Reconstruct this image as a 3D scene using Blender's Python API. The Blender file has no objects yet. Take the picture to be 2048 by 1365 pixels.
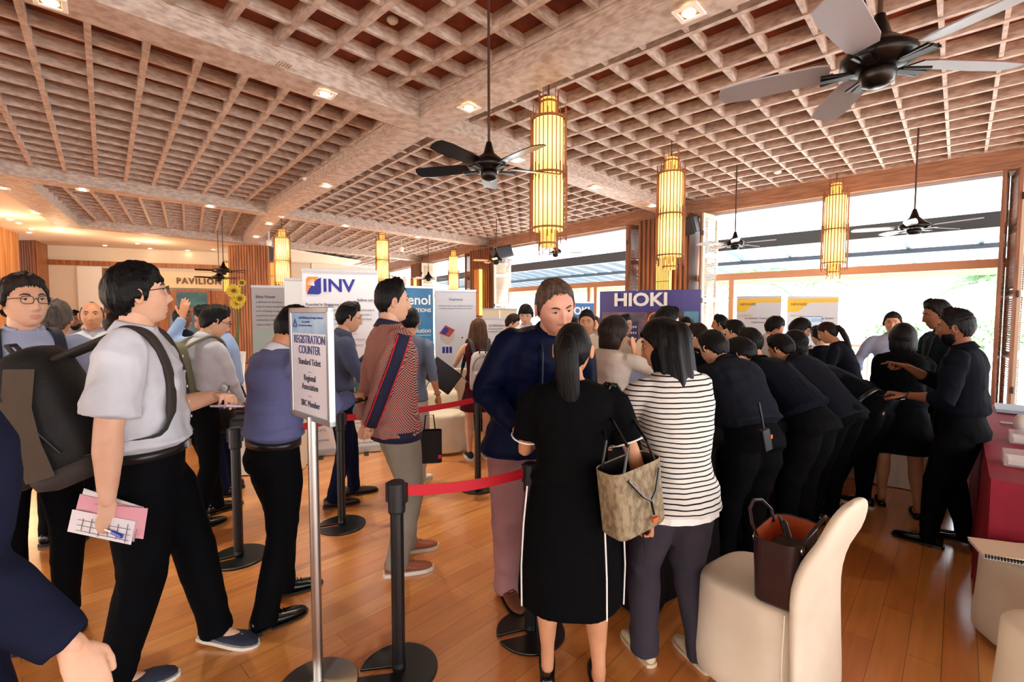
import bpy, math, random
import numpy as np
from mathutils import Vector, Matrix
SC = bpy.context.scene
COL = SC.collection
PI = math.pi
R = math.radians
rnd = random.Random(7)
# ---------------------------------------------------------------- camera
CAMZ = 1.62
FPX = 955.0
PITCH = math.atan(52.5/FPX)
cd = bpy.data.cameras.new('camera'); cam = bpy.data.objects.new('camera', cd); COL.objects.link(cam)
cam.location = (0, 0, CAMZ); cam.rotation_euler = (PI/2-PITCH, 0, 0)
cd.sensor_width = 36.0; cd.lens = 36.0*FPX/2048; cd.clip_start = 0.05; cd.clip_end = 400
SC.camera = cam
# ---------------------------------------------------------------- view, daylight
vs = SC.view_settings
vs.view_transform = 'Standard'; vs.look = 'None'; vs.gamma = 1; vs.use_curve_mapping = False
vs.exposure = 2.2
w = bpy.data.worlds.new('sky'); SC.world = w; w.use_nodes = True
wn = w.node_tree.nodes; wl = w.node_tree.links
bg = wn['Background']; bg.inputs[1].default_value = 1.25
tc = wn.new('ShaderNodeTexCoord'); sx = wn.new('ShaderNodeSeparateXYZ'); rp = wn.new('ShaderNodeValToRGB')
wl.new(tc.outputs['Generated'], sx.inputs[0]); wl.new(sx.outputs[2], rp.inputs[0]); wl.new(rp.outputs[0], bg.inputs[0])
rp.color_ramp.elements[0].position = 0.0; rp.color_ramp.elements[0].color = (0.93, 0.97, 1.0, 1)
rp.color_ramp.elements[1].position = 0.6; rp.color_ramp.elements[1].color = (0.78, 0.90, 1.0, 1)
sd = bpy.data.lights.new('sun', 'SUN'); sd.energy = 10.0; sd.angle = R(3); sd.color = (1, 0.96, 0.9)
sun = bpy.data.objects.new('sun', sd); COL.objects.link(sun); sun.rotation_euler = (R(10), R(22), R(20))
# daylight through the tall openings of the window wall (area lights standing in the openings, facing in) are added with the windows below

# ---------------------------------------------------------------- pixel -> place helpers (pixels of the 2048x1365 photo)
cp, sp_ = math.cos(PITCH), math.sin(PITCH)
def ray(x, y):
    a = (x-1024)/FPX; b = (682.5-y)/FPX
    return Vector((a, cp+b*sp_, -sp_+b*cp))
def G(x, y, z=0.0):
    r = ray(x, y); t = (z-CAMZ)/r.z
    return Vector((r.x*t, r.y*t, z))
def D(x, y, d):
    r = ray(x, y); t = d/r.y
    return Vector((r.x*t, d, CAMZ+r.z*t))

# ---------------------------------------------------------------- materials
MATS = {}
def _m(name):
    m = bpy.data.materials.new(name); m.use_nodes = True
    nt = m.node_tree; return m, nt, nt.nodes['Principled BSDF']
def lin(c):
    return tuple((v/12.92 if v <= .04045 else ((v+.055)/1.055)**2.4) for v in (q/255 for q in c))
def mat(name, rgb, rough=.6, metal=0, spec=.5, noise=None, bump=None, emis=None, alpha=None, trans=None, sheen=0):
    """rgb in sRGB 0-255. noise=(scale xyz, amount, rgb2); bump=(scale xyz, strength)"""
    if name in MATS: return MATS[name]
    m, nt, b = _m(name); c = lin(rgb)
    b.inputs['Base Color'].default_value = (*c, 1); b.inputs['Roughness'].default_value = rough
    b.inputs['Metallic'].default_value = metal; b.inputs['Specular IOR Level'].default_value = spec
    if sheen: b.inputs['Sheen Weight'].default_value = sheen
    def tex(scale, detail=3):
        t = nt.nodes.new('ShaderNodeTexCoord'); mp = nt.nodes.new('ShaderNodeMapping'); mp.inputs['Scale'].default_value = scale
        n = nt.nodes.new('ShaderNodeTexNoise'); n.inputs['Scale'].default_value = 1; n.inputs['Detail'].default_value = detail
        nt.links.new(t.outputs['Object'], mp.inputs[0]); nt.links.new(mp.outputs[0], n.inputs[0]); return n
    if noise:
        n = tex(noise[0]); mx = nt.nodes.new('ShaderNodeMix'); mx.data_type = 'RGBA'
        mr = nt.nodes.new('ShaderNodeMapRange'); mr.inputs[1].default_value = .5-.5/noise[1]*.35; mr.inputs[2].default_value = .5+.5/noise[1]*.35
        nt.links.new(n.outputs[0], mr.inputs[0]); nt.links.new(mr.outputs[0], mx.inputs[0])
        mx.inputs[6].default_value = (*c, 1); mx.inputs[7].default_value = (*lin(noise[2]), 1)
        nt.links.new(mx.outputs[2], b.inputs['Base Color'])
    if bump:
        n = tex(bump[0], 4); bp = nt.nodes.new('ShaderNodeBump'); bp.inputs['Strength'].default_value = bump[1]; bp.inputs['Distance'].default_value = .01
        nt.links.new(n.outputs[0], bp.inputs['Height']); nt.links.new(bp.outputs[0], b.inputs['Normal'])
    if emis: b.inputs['Emission Color'].default_value = (*lin(emis[0]), 1); b.inputs['Emission Strength'].default_value = emis[1]
    if alpha is not None: b.inputs['Alpha'].default_value = alpha
    if trans is not None: b.inputs['Transmission Weight'].default_value = trans
    MATS[name] = m; return m
def stripes_mat(name, c1, c2, period, duty, axis=2, rough=.8, wob=0.0):
    if name in MATS: return MATS[name]
    m, nt, b = _m(name); N = nt.nodes.new; L = nt.links.new
    t = N('ShaderNodeTexCoord'); s = N('ShaderNodeSeparateXYZ'); L(t.outputs['Object'], s.inputs[0])
    src = s.outputs[axis]
    if wob:
        nz = N('ShaderNodeTexNoise'); nz.inputs['Scale'].default_value = 5; L(t.outputs['Object'], nz.inputs[0])
        ma = N('ShaderNodeMath'); ma.operation = 'MULTIPLY_ADD'; ma.inputs[1].default_value = wob; L(nz.outputs[0], ma.inputs[0]); L(src, ma.inputs[2]); src = ma.outputs[0]
    d = N('ShaderNodeMath'); d.operation = 'DIVIDE'; d.inputs[1].default_value = period; L(src, d.inputs[0])
    f = N('ShaderNodeMath'); f.operation = 'FRACT'; L(d.outputs[0], f.inputs[0])
    g = N('ShaderNodeMath'); g.operation = 'LESS_THAN'; g.inputs[1].default_value = duty; L(f.outputs[0], g.inputs[0])
    mx = N('ShaderNodeMix'); mx.data_type = 'RGBA'; mx.inputs[6].default_value = (*lin(c1), 1); mx.inputs[7].default_value = (*lin(c2), 1)
    L(g.outputs[0], mx.inputs[0]); L(mx.outputs[2], b.inputs['Base Color']); b.inputs['Roughness'].default_value = rough
    b.inputs['Specular IOR Level'].default_value = .2
    MATS[name] = m; return m
def check_mat(name, c1, c2, c3, scale):
    """houndstooth-like small weave in three colours"""
    if name in MATS: return MATS[name]
    m, nt, b = _m(name); N = nt.nodes.new; L = nt.links.new
    t = N('ShaderNodeTexCoord'); s = N('ShaderNodeSeparateXYZ'); L(t.outputs['Object'], s.inputs[0])
    def wave(a, bb, thr):
        u = N('ShaderNodeMath'); u.operation = a; L(s.outputs[0], u.inputs[0]); L(s.outputs[2], u.inputs[1])
        v = N('ShaderNodeMath'); v.operation = 'ADD'; L(u.outputs[0], v.inputs[0]); L(s.outputs[1], v.inputs[1])
        x = N('ShaderNodeMath'); x.operation = 'MULTIPLY'; x.inputs[1].default_value = bb; L(v.outputs[0], x.inputs[0])
        y = N('ShaderNodeMath'); y.operation = 'SINE'; L(x.outputs[0], y.inputs[0]); return y
    a = wave('ADD', scale, 0); c = wave('SUBTRACT', scale, 0)
    p = N('ShaderNodeMath'); p.operation = 'MULTIPLY'; L(a.outputs[0], p.inputs[0]); L(c.outputs[0], p.inputs[1])
    g = N('ShaderNodeMath'); g.operation = 'GREATER_THAN'; g.inputs[1].default_value = .12; L(p.outputs[0], g.inputs[0])
    g2 = N('ShaderNodeMath'); g2.operation = 'LESS_THAN'; g2.inputs[1].default_value = -.35; L(p.outputs[0], g2.inputs[0])
    m1 = N('ShaderNodeMix'); m1.data_type = 'RGBA'; m1.inputs[6].default_value = (*lin(c1), 1); m1.inputs[7].default_value = (*lin(c2), 1); L(g.outputs[0], m1.inputs[0])
    m2 = N('ShaderNodeMix'); m2.data_type = 'RGBA'; L(m1.outputs[2], m2.inputs[6]); m2.inputs[7].default_value = (*lin(c3), 1); L(g2.outputs[0], m2.inputs[0])
    L(m2.outputs[2], b.inputs['Base Color']); b.inputs['Roughness'].default_value = .85
    MATS[name] = m; return m
# wood of the ceiling: pale limed timber with grain
W_pale = mat('limed_timber', (192, 181, 172), .6, noise=((11, 11, 34), 1.1, (158, 140, 128)), bump=((5, 5, 60), .1))
W_panel = mat('ceiling_board', (136, 60, 30), .7, noise=((7, 5, 7), 1.2, (104, 40, 20)))
W_brown = mat('brown_timber', (126, 78, 50), .5, noise=((20, 20, 1.5), 1.4, (92, 52, 32)))
W_honey = mat('honey_timber', (176, 112, 62), .45, noise=((18, 18, 1.2), 1.5, (140, 82, 42)))
W_slat = mat('slat_timber', (150, 96, 58), .45, noise=((25, 25, 1.5), 1.3, (112, 66, 38)))
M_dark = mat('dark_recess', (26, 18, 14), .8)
M_plaster = mat('cream_plaster', (226, 216, 200), .8)
M_white = mat('white_paint', (238, 238, 234), .5)
M_black = mat('black_metal', (14, 14, 15), .35, spec=.5)
M_blackp = mat('black_plastic', (20, 20, 22), .45)
M_steel = mat('brushed_steel', (190, 186, 180), .28, metal=1)
M_alu = mat('aluminium_frame', (176, 178, 182), .35, metal=.8)
M_red = mat('red_webbing', (206, 16, 38), .6)
M_cover = mat('ivory_chair_cover', (226, 214, 192), .75, noise=((4, 4, 4), 1.0, (214, 200, 176)), sheen=.2)
M_wcloth = mat('white_tablecloth', (224, 218, 206), .8)
M_bcloth = mat('black_tablecloth', (12, 12, 14), .9, spec=.2)
M_rcloth = mat('crimson_tablecloth', (150, 10, 44), .75, noise=((3, 3, 3), 1.0, (132, 8, 38)))
M_lamp = mat('warm_lamp_glow', (255, 236, 190), .5, emis=((255, 226, 170), 9.0))
M_paper = mat('white_paper', (236, 234, 236), .7)
M_pink = mat('pink_paper', (226, 160, 178), .7)

# ---------------------------------------------------------------- mesh collector
class MB:
    def __init__(s): s.v = []; s.f = []; s.mi = []; s.k = 0
    def add(s, vs, fs):
        b = len(s.v); s.v += [tuple(q) for q in vs]; s.f += [tuple(b+i for i in f) for f in fs]; s.mi += [s.k]*len(fs); return s
    def box(s, c, d, rz=0.0, M=None):
        x, y, z = d[0]/2, d[1]/2, d[2]/2; vs = []
        m = M if M is not None else Matrix.Rotation(rz, 3, 'Z')
        for p in ((-x,-y,-z),(x,-y,-z),(x,y,-z),(-x,y,-z),(-x,-y,z),(x,-y,z),(x,y,z),(-x,y,z)):
            vs.append(Vector(c)+m@Vector(p))
        return s.add(vs, [(0,3,2,1),(4,5,6,7),(0,1,5,4),(1,2,6,5),(2,3,7,6),(3,0,4,7)])
    def bar(s, a, b, w_, h, up=(0,0,1)):
        a, b = Vector(a), Vector(b); d = (b-a); L = d.length; d.normalize(); u = Vector(up)
        x = d.cross(u)
        if x.length < 1e-4: x = d.cross(Vector((1, 0, 0)))
        x.normalize(); z = x.cross(d); M = Matrix((x, d, z)).transposed()
        return s.box((a+b)/2, (w_, L, h), M=M)
    def prism(s, poly, z0, z1):
        n = len(poly); vs = [(p[0], p[1], z0) for p in poly]+[(p[0], p[1], z1) for p in poly]
        ar = sum(poly[i][0]*poly[(i+1) % n][1]-poly[(i+1) % n][0]*poly[i][1] for i in range(n))
        fs = [tuple(range(n))[::-1], tuple(range(n, 2*n))]+[(i, (i+1) % n, n+(i+1) % n, n+i) for i in range(n)]
        if ar < 0: fs = [f[::-1] for f in fs]
        return s.add(vs, fs)
    def loft(s, rings, cap=True, closed=True):
        n = len(rings[0]); vs = [p for r in rings for p in r]; fs = []
        for i in range(len(rings)-1):
            for j in range(n if closed else n-1):
                a = i*n+j; b = i*n+(j+1) % n; fs.append((a, b, b+n, a+n))
        if cap: fs.append(tuple(range(n))[::-1]); fs.append(tuple(range((len(rings)-1)*n, len(rings)*n)))
        return s.add(vs, fs)
    def lathe(s, prof, seg=24, M=None):
        """prof list of (r,z); around z"""
        M = M or Matrix.Identity(4); rings = []
        for r, z in prof:
            rings.append([M@Vector((r*math.cos(2*PI*k/seg), r*math.sin(2*PI*k/seg), z)) for k in range(seg)])
        return s.loft(rings)
    def tube(s, pts, rad, seg=8, cap=True, flat=1.0, up=None):
        pts = [Vector(p) for p in pts]; n = len(pts)
        rad = rad if hasattr(rad, '__len__') else [rad]*n
        rings = []; px = None
        for i, p in enumerate(pts):
            t = (pts[min(i+1, n-1)]-pts[max(i-1, 0)]).normalized()
            if px is None:
                u = Vector(up) if up else (Vector((0, 0, 1)) if abs(t.z) < .9 else Vector((0, 1, 0)))
                px = t.cross(u).normalized()
            else:
                px = (px-t*px.dot(t)); px.normalize()
            py = t.cross(px)
            r = rad[i]; rx, ry = r if hasattr(r, '__len__') else (r, r*flat)
            rings.append([p+px*(rx*math.cos(2*PI*k/seg))+py*(ry*math.sin(2*PI*k/seg)) for k in range(seg)])
        return s.loft(rings, cap)
    def build(s, name, m, parent=None, smooth=False, M=None, bevel=None, kind=None):
        me = bpy.data.meshes.new(name); me.from_pydata(s.v, [], s.f); me.update()
        for q in (m if isinstance(m, (list, tuple)) else [m]): me.materials.append(q)
        if any(s.mi): me.polygons.foreach_set('material_index', s.mi)
        if smooth: me.polygons.foreach_set('use_smooth', [True]*len(me.polygons))
        o = bpy.data.objects.new(name, me); COL.objects.link(o)
        if parent: o.parent = parent
        if M is not None: o.matrix_local = M
        if bevel:
            b = o.modifiers.new('bevel', 'BEVEL'); b.width = bevel; b.segments = 2; b.limit_method = 'ANGLE'
            if smooth: b.harden_normals = False
        if kind: o['kind'] = kind
        return o
def thing(name, label, cat, loc=(0, 0, 0), rz=0.0, group=None):
    o = bpy.data.objects.new(name, None); COL.objects.link(o); o.empty_display_size = .1
    o.location = loc; o.rotation_euler = (0, 0, rz); o['label'] = label; o['category'] = cat
    if group: o['group'] = group
    return o
def tag(o, label, cat, group=None):
    o['label'] = label; o['category'] = cat
    if group: o['group'] = group
    return o
def dup(root, loc=None, rz=None, label=None):
    r = root.copy(); COL.objects.link(r)
    if loc is not None: r.location = loc
    if rz is not None: r.rotation_euler = (0, 0, rz)
    if label: r['label'] = label
    for ch in list(root.children):
        c = ch.copy(); COL.objects.link(c); c.parent = r
        for g in list(ch.children):
            d = g.copy(); COL.objects.link(d); d.parent = c
    return r
def text(s, size, m, parent, M, ext=.001, align='CENTER', name='lettering', bold=0.0, sx=1.0, sp=1.0):
    cu = bpy.data.curves.new(name, 'FONT'); cu.body = s; cu.size = size; cu.extrude = ext; cu.align_x = align; cu.align_y = 'CENTER'; cu.offset = bold; cu.resolution_u = 3; cu.space_character = sp
    t = bpy.data.objects.new('tmp', cu); COL.objects.link(t)
    me = bpy.data.meshes.new_from_object(t.evaluated_get(bpy.context.evaluated_depsgraph_get()))
    bpy.data.objects.remove(t); me.materials.clear(); me.materials.append(m)
    o = bpy.data.objects.new(name, me); COL.objects.link(o); o.parent = parent
    o.matrix_local = M@Matrix.Diagonal((sx, 1, 1, 1)); return o
def rot(rx=0, ry=0, rz=0, loc=(0, 0, 0)):
    return Matrix.Translation(loc)@Matrix.Rotation(rz, 4, 'Z')@Matrix.Rotation(ry, 4, 'Y')@Matrix.Rotation(rx, 4, 'X')
# ================================================================ the hall: plan of the ceiling
dA = Vector((.683, .730, 0)); dB1 = Vector((-.731, .682, 0)); dB2 = Vector((-.648, .761, 0)); dB3 = Vector((-.559, .829, 0))
C12 = Vector((-1.09, 5.97, 0)); L1, L2, L3 = 6.9, 6.8, 5.4
def PB(b):
    if b <= 0: return dB1*b
    if b <= L2: return dB2*b
    return dB2*L2+dB3*(b-L2)
def PP(a, b): return C12+dA*a+PB(b)
ZB, ZG, ZT = 3.90, 4.08, 4.21      # underside of beams, of the grid, of the boards
AR = 6.9                           # wall line on the window side
root_c = MB()
root_c.prism([PP(-16, -12), PP(AR+.4, -12), PP(AR+.4, 0), PP(AR+.4, L2), PP(AR+.4, L2+12), PP(-4.3, L2+12), PP(-4.3, L2), PP(-16, L2)], ZT, ZT+.12)
ceiling = root_c.build('ceiling', W_panel, kind='structure')
def grid(a0, a1, b0, b1, na, nb, name='coffer_grid'):
    m = MB()
    for i in range(na+1):
        a = a0+(a1-a0)*i/na; m.bar(PP(a, b0)+Vector((0, 0, (ZG+ZT)/2)), PP(a, b1)+Vector((0, 0, (ZG+ZT)/2)), .05, ZT-ZG)
    for i in range(nb+1):
        b = b0+(b1-b0)*i/nb; m.bar(PP(a0, b)+Vector((0, 0, (ZG+ZT)/2+.004)), PP(a1, b)+Vector((0, 0, (ZG+ZT)/2+.004)), .034, ZT-ZG-.008)
    return m.build(name, W_pale, ceiling, bevel=None)
h = .2
grid(h, AR-.15, -L1+h, -h, 16, 16)
grid(h, AR-.15, -L1-6.7, -L1-h, 16, 16)
grid(-7.0, -h, -L1+h, -h, 17, 16)
grid(-14, -7.0, -L1+h, -h, 17, 16)
grid(-7.0, -h, -L1-5, -L1-h, 17, 12)
grid(h, AR-.15, h, L2-h, 16, 16)
grid(-6.8, -h, h, L2-h, 16, 16)
grid(-15.6, -7.2, h, L2-h, 20, 16)
grid(h, AR-.15, L2+h, L2+L3-h, 16, 12)
grid(-4.1, -h, L2+h, L2+L3-h, 10, 12)
grid(h, AR-.15, L2+L3+h, L2+L3+5.5, 16, 12)
nt_ = [0]
def trim(m, mt, parent=None, bevel=None):
    nt_[0] += 1; return m.build('trim_%d' % nt_[0], mt, parent, bevel=bevel, kind='structure')
def beam(p, q, w_=.4, z0=ZB, z1=ZT-.004, m=W_pale):
    return trim(MB().bar(Vector((p.x, p.y, (z0+z1)/2)), Vector((q.x, q.y, (z0+z1)/2)), w_, z1-z0), m, bevel=.012)
for b in (-L1, 0): beam(PP(-15.8, b), PP(AR-.1, b))
beam(PP(-15.8, L2), PP(AR-.1, L2))
beam(PP(-4.4, L2+L3), PP(AR-.1, L2+L3))
for b0, b1 in ((-L1-6, -L1-.2), (-L1+.2, -.2), (.2, L2-.2), (L2+.2, L2+L3-.2)):
    beam(PP(0, b0), PP(0, b1), z0=ZB+.003)
beam(PP(-4.3, L2+.2), PP(-4.3, L2+L3+.2), .5, ZB-.006)         # edge of the coffered part over the lobby
# wooden header along the window wall, pale strip of the track beneath
for b0, b1 in ((-L1-6, 0), (0, L2), (L2, L2+L3), (L2+L3, L2+L3+6)):
    beam(PP(AR, b0), PP(AR, b1), .3, ZB-.12, m=W_brown if 0 else mat('header_timber', (168, 124, 96), .55, noise=((3, 3, 30), 1.3, (138, 96, 70))))
    trim(MB().bar(PP(AR, b0)+Vector((0, 0, ZB-.15)), PP(AR, b1)+Vector((0, 0, ZB-.15)), .12, .06), M_alu)
# ---------------------------------------------------------------- floor of plank boards
m, nt, b = _m('plank_floor'); N = nt.nodes.new; L = nt.links.new
tcn = N('ShaderNodeTexCoord'); mp = N('ShaderNodeMapping'); mp.inputs['Rotation'].default_value = (0, 0, -math.atan2(dA.y, dA.x)); L(tcn.outputs['Object'], mp.inputs[0])
bk = N('ShaderNodeTexBrick'); bk.inputs['Scale'].default_value = 1; bk.inputs['Brick Width'].default_value = 1.1; bk.inputs['Row Height'].default_value = .125
bk.inputs['Mortar Size'].default_value = .0012; bk.inputs['Mortar Smooth'].default_value = .3; bk.offset = .37; bk.inputs['Bias'].default_value = -.1
bk.inputs['Color1'].default_value = (*lin((228, 156, 80)), 1); bk.inputs['Color2'].default_value = (*lin((210, 128, 58)), 1); bk.inputs['Mortar'].default_value = (*lin((104, 56, 28)), 1)
L(mp.outputs[0], bk.inputs[0])
mp2 = N('ShaderNodeMapping'); mp2.inputs['Scale'].default_value = (2.2, 26, 1); L(mp.outputs[0], mp2.inputs[0])
nz = N('ShaderNodeTexNoise'); nz.inputs['Scale'].default_value = 1; nz.inputs['Detail'].default_value = 5; L(mp2.outputs[0], nz.inputs[0])
mx = N('ShaderNodeMix'); mx.data_type = 'RGBA'; mx.blend_type = 'MULTIPLY'; mx.inputs[0].default_value = .5
cr = N('ShaderNodeValToRGB'); cr.color_ramp.elements[0].position = .3; cr.color_ramp.elements[0].color = (.72, .66, .6, 1); cr.color_ramp.elements[1].position = .65; cr.color_ramp.elements[1].color = (1.1, 1.08, 1.05, 1)
L(nz.outputs[0], cr.inputs[0]); L(bk.outputs[0], mx.inputs[6]); L(cr.outputs[0], mx.inputs[7]); L(mx.outputs[2], b.inputs['Base Color'])
nz2 = N('ShaderNodeTexNoise'); nz2.inputs['Scale'].default_value = 3; nz2.inputs['Detail'].default_value = 4; L(tcn.outputs['Object'], nz2.inputs[0])
mr = N('ShaderNodeMapRange'); mr.inputs[3].default_value = .24; mr.inputs[4].default_value = .44; L(nz2.outputs[0], mr.inputs[0]); L(mr.outputs[0], b.inputs['Roughness'])
bp = N('ShaderNodeBump'); bp.inputs['Strength'].default_value = .15; bp.inputs['Distance'].default_value = .003; L(bk.outputs['Fac'], bp.inputs['Height']); bp.invert = True; L(bp.outputs[0], b.inputs['Normal'])
b.inputs['Coat Weight'].default_value = 1.0; b.inputs['Coat Roughness'].default_value = .2; b.inputs['Coat IOR'].default_value = 1.7
M_floor = m
MB().prism([PP(-20, -14), PP(AR+.25, -14), PP(AR+.25, 0), PP(AR+.25, L2), PP(AR+.25, L2+16), PP(-12, L2+16), PP(-20, L2+4)], -.1, 0).build('floor', M_floor, kind='structure')
M_pave = mat('pale_paving', (206, 212, 214), .8, noise=((2, 2, 2), 1, (190, 196, 198)))
MB().prism([PP(AR+.27, -30), PP(60, -30), PP(60, 50), PP(AR+.27, 50), PP(AR+.27, L2), PP(AR+.27, 0)], -.14, -.04).build('terrace_paving', M_pave, kind='structure')

# ---------------------------------------------------------------- slatted piers between the openings
def wpt(s):
    """point along the window wall, s metres past the first kink (negative = towards the camera), and its direction"""
    return PP(AR, s)
def slatted(m, p, q, z0, z1, n, d=.05, w_=.045):
    for i in range(n):
        c = p.lerp(q, (i+.5)/n); m.bar(Vector((c.x, c.y, z0)), Vector((c.x, c.y, z1)), w_, d, up=(q-p).normalized())
def pier(s, hw, side='pier'):
    c = wpt(s); du = (wpt(s+.3)-wpt(s-.3)).normalized(); nn = Vector((du.y, -du.x, 0))
    if nn.dot(dA) > 0: nn = -nn      # into the hall
    m = MB(); ang = math.atan2(du.y, du.x)
    m.box((c+nn*.1)+Vector((0, 0, 1.9)), (hw*2, .5, 3.8), ang)
    o = m.build('wall_pier', W_brown, kind='structure')
    m2 = MB()
    f = c+nn*.37
    slatted(m2, f-du*hw, f+du*hw, .08, 3.78, int(hw*2/.11))
    m2.build('slats', W_slat, o)
    return c, du, nn
piers = [pier(0, .62), pier(L2, .6), pier(L2+L3, .5), pier(-6.55, .8)]

# ---------------------------------------------------------------- folding louvred door leaves
def louvre_leaf(parent, M, wd=.6, ht=3.72, mt=None):
    mt = mt or W_slat
    m = MB(); t = .045; st = .07
    m.box((st/2, 0, ht/2), (st, t, ht)); m.box((wd-st/2, 0, ht/2), (st, t, ht))
    zs = [0, .95, 1.87, 2.8, ht-.1]
    for z in zs: m.box((wd/2, 0, z+.05), (wd-2*st, t, .1))
    lf = m.build('door_leaf', mt, parent, M=M)
    l = MB()
    for a, b2 in zip(zs[:-1], zs[1:]):
        z = a+.12
        while z < b2-.02:
            l.box((wd/2, 0, z+.012), (wd-2*st, .036, .008), M=Matrix.Rotation(R(38), 3, 'X')); z += .034
    l.build('louvres', mt, lf)
    h_ = MB()
    for z in (.5, 1.9, 3.3): h_.box((0, -.02, z), (.05, .02, .1))
    h_.build('hinge', M_black, lf)
    return lf
M_shut = mat('pale_shutter', (204, 192, 172), .5)
M_shutd = mat('shutter_timber', (150, 104, 76), .5, noise=((20, 20, 1.5), 1.3, (118, 76, 52)))
nd = [0]
def fold_stack(s, sgn, n, spread, mts):
    """a stack of folded leaves beside an opening: zig-zag into the hall"""
    nd[0] += 1
    r_ = bpy.data.objects.new('door_%d' % nd[0], None); COL.objects.link(r_); r_['kind'] = 'structure'
    p = wpt(s); du = (wpt(s+.1)-wpt(s-.1)).normalized(); nn = Vector((du.y, -du.x, 0))
    if nn.dot(dA) > 0: nn = -nn
    base = math.atan2(nn.y, nn.x); x = 0
    for i in range(n):
        q = p+du*(sgn*x)-nn*.12
        a = base+(sgn*R(spread) if i % 2 == 0 else -sgn*R(spread))*(-1)
        if i % 2: q = q+nn*.6*math.cos(R(spread)); a = a+PI
        louvre_leaf(r_, rot(rz=a, loc=(q.x, q.y, .02)), mt=mts[i % len(mts)])
        if i % 2 == 0: x += .6*math.sin(R(spread))+.03
        else: x += .6*math.sin(R(spread))+.05
    return r_
fold_stack(-.78, -1, 2, 9, [M_shutd, M_shut])
fold_stack(.72, 1, 2, 12, [M_shutd, M_shutd])
fold_stack(L2-.72, -1, 2, 12, [M_shutd, M_shut])
fold_stack(L2+.7, 1, 1, 12, [M_shutd])
fold_stack(L2+L3-.7, -1, 2, 14, [M_shutd, M_shut])
fold_stack(-5.55, 1, 3, 6, [M_shut, M_shutd, M_shutd])

# ---------------------------------------------------------------- frames of the openings: timber transom, posts and fixed glass above
M_glass = mat('clear_glass', (235, 245, 248), .02, trans=1.0, alpha=.12)
nw = [0]
def opening(s0, s1, posts=()):
    nw[0] += 1
    p, q = wpt(s0), wpt(s1); m = MB()
    out = dA*.12
    m.bar(p+out+Vector((0, 0, 2.42)), q+out+Vector((0, 0, 2.42)), .12, .14)
    o = m.build('window_%d' % nw[0], mat('transom_timber', (188, 142, 108), .5), kind='structure')
    for t in posts:
        c = p.lerp(q, t)+out
        MB().box(c+Vector((0, 0, 1.18)), (.1, .1, 2.36), math.atan2((q-p).y, (q-p).x)).build('window_post', mat('transom_timber', 0), o)
    return o
# terrace frame further out carries the transom seen through the openings
W_trans = mat('transom_timber', (188, 142, 108), .5)
for s0, s1, posts in ((-L1+.5, -.5, (.86,)), (.5, L2-.5, (.3, .34)), (L2+.5, L2+L3-.5, (.8,))):
    opening(s0, s1, posts)

# ---------------------------------------------------------------- pergola roof over the terrace
M_pg = mat('slate_painted_steel', (48, 60, 70), .5)
pg = bpy.data.objects.new('pergola', None); COL.objects.link(pg); tag(pg, 'slate grey steel pergola with slanted rafters over the bright terrace', 'pergola')
m = MB()
for (b0, b1) in ((-L1-4, 0), (0, L2), (L2, L2+L3+2.5)):
    m.bar(PP(AR+1.0, b0)+Vector((0, 0, 3.22)), PP(AR+1.0, b1)+Vector((0, 0, 3.22)), .16, .26)
    m.bar(PP(AR+3.2, b0)+Vector((0, 0, 3.02)), PP(AR+3.2, b1)+Vector((0, 0, 3.02)), .08, .1)
m.build('pergola_beam', M_pg, pg)
m = MB()
for (b0, b1) in ((-L1-4, 0), (0, L2), (L2, L2+L3+2.5)):
    m.bar(PP(AR+6.2, b0)+Vector((0, 0, 2.72)), PP(AR+6.2, b1)+Vector((0, 0, 2.72)), .14, .2)
m.build('timber_beam', W_trans, pg)
b_ = -L1-4
while b_ < L2+L3+2.5:
    p = PP(AR+1.0, b_); q = PP(AR+6.6, b_)
    MB().bar(p+Vector((0, 0, 3.3)), q+Vector((0, 0, 2.86)), .07, .12).build('rafter', M_pg, pg); b_ += 1.15 if b_ < 0 else .62

# terrace rail
rail = thing('terrace_railing', 'pale timber railing with upright slats at the terrace edge', 'railing')
m = MB(); p, q = PP(AR+1.6, -4.6), PP(AR+1.6, -1.2)
m.bar(p+Vector((0, 0, .98)), q+Vector((0, 0, .98)), .1, .05); m.bar(p+Vector((0, 0, .12)), q+Vector((0, 0, .12)), .06, .05); m.build('top_rail', W_trans, rail)
m = MB()
slatted(m, p, q, 0, .96, 24, .03, .06); m.build('balusters', W_trans, rail)

# ---------------------------------------------------------------- unseen walls added to block light; the rear one open below, solid above
m = MB(); m.bar((-18, -6, 3.4), (9, -11, 3.4), .2, 1.7)
for x in (-16, -11, -6, -1, 4): m.box((x, -6-(x+18)*.185, 1.3), (1.2, .3, 2.6), -.183)
m.build('wall_rear_light_block', M_plaster, kind='structure')
m = MB(); m.bar((-18, -6, 2.1), (-17.4, 12.2, 2.1), .2, 4.2); m.build('wall_side_light_block', M_plaster, kind='structure')  # unseen, added to hold back light from the left
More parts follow.
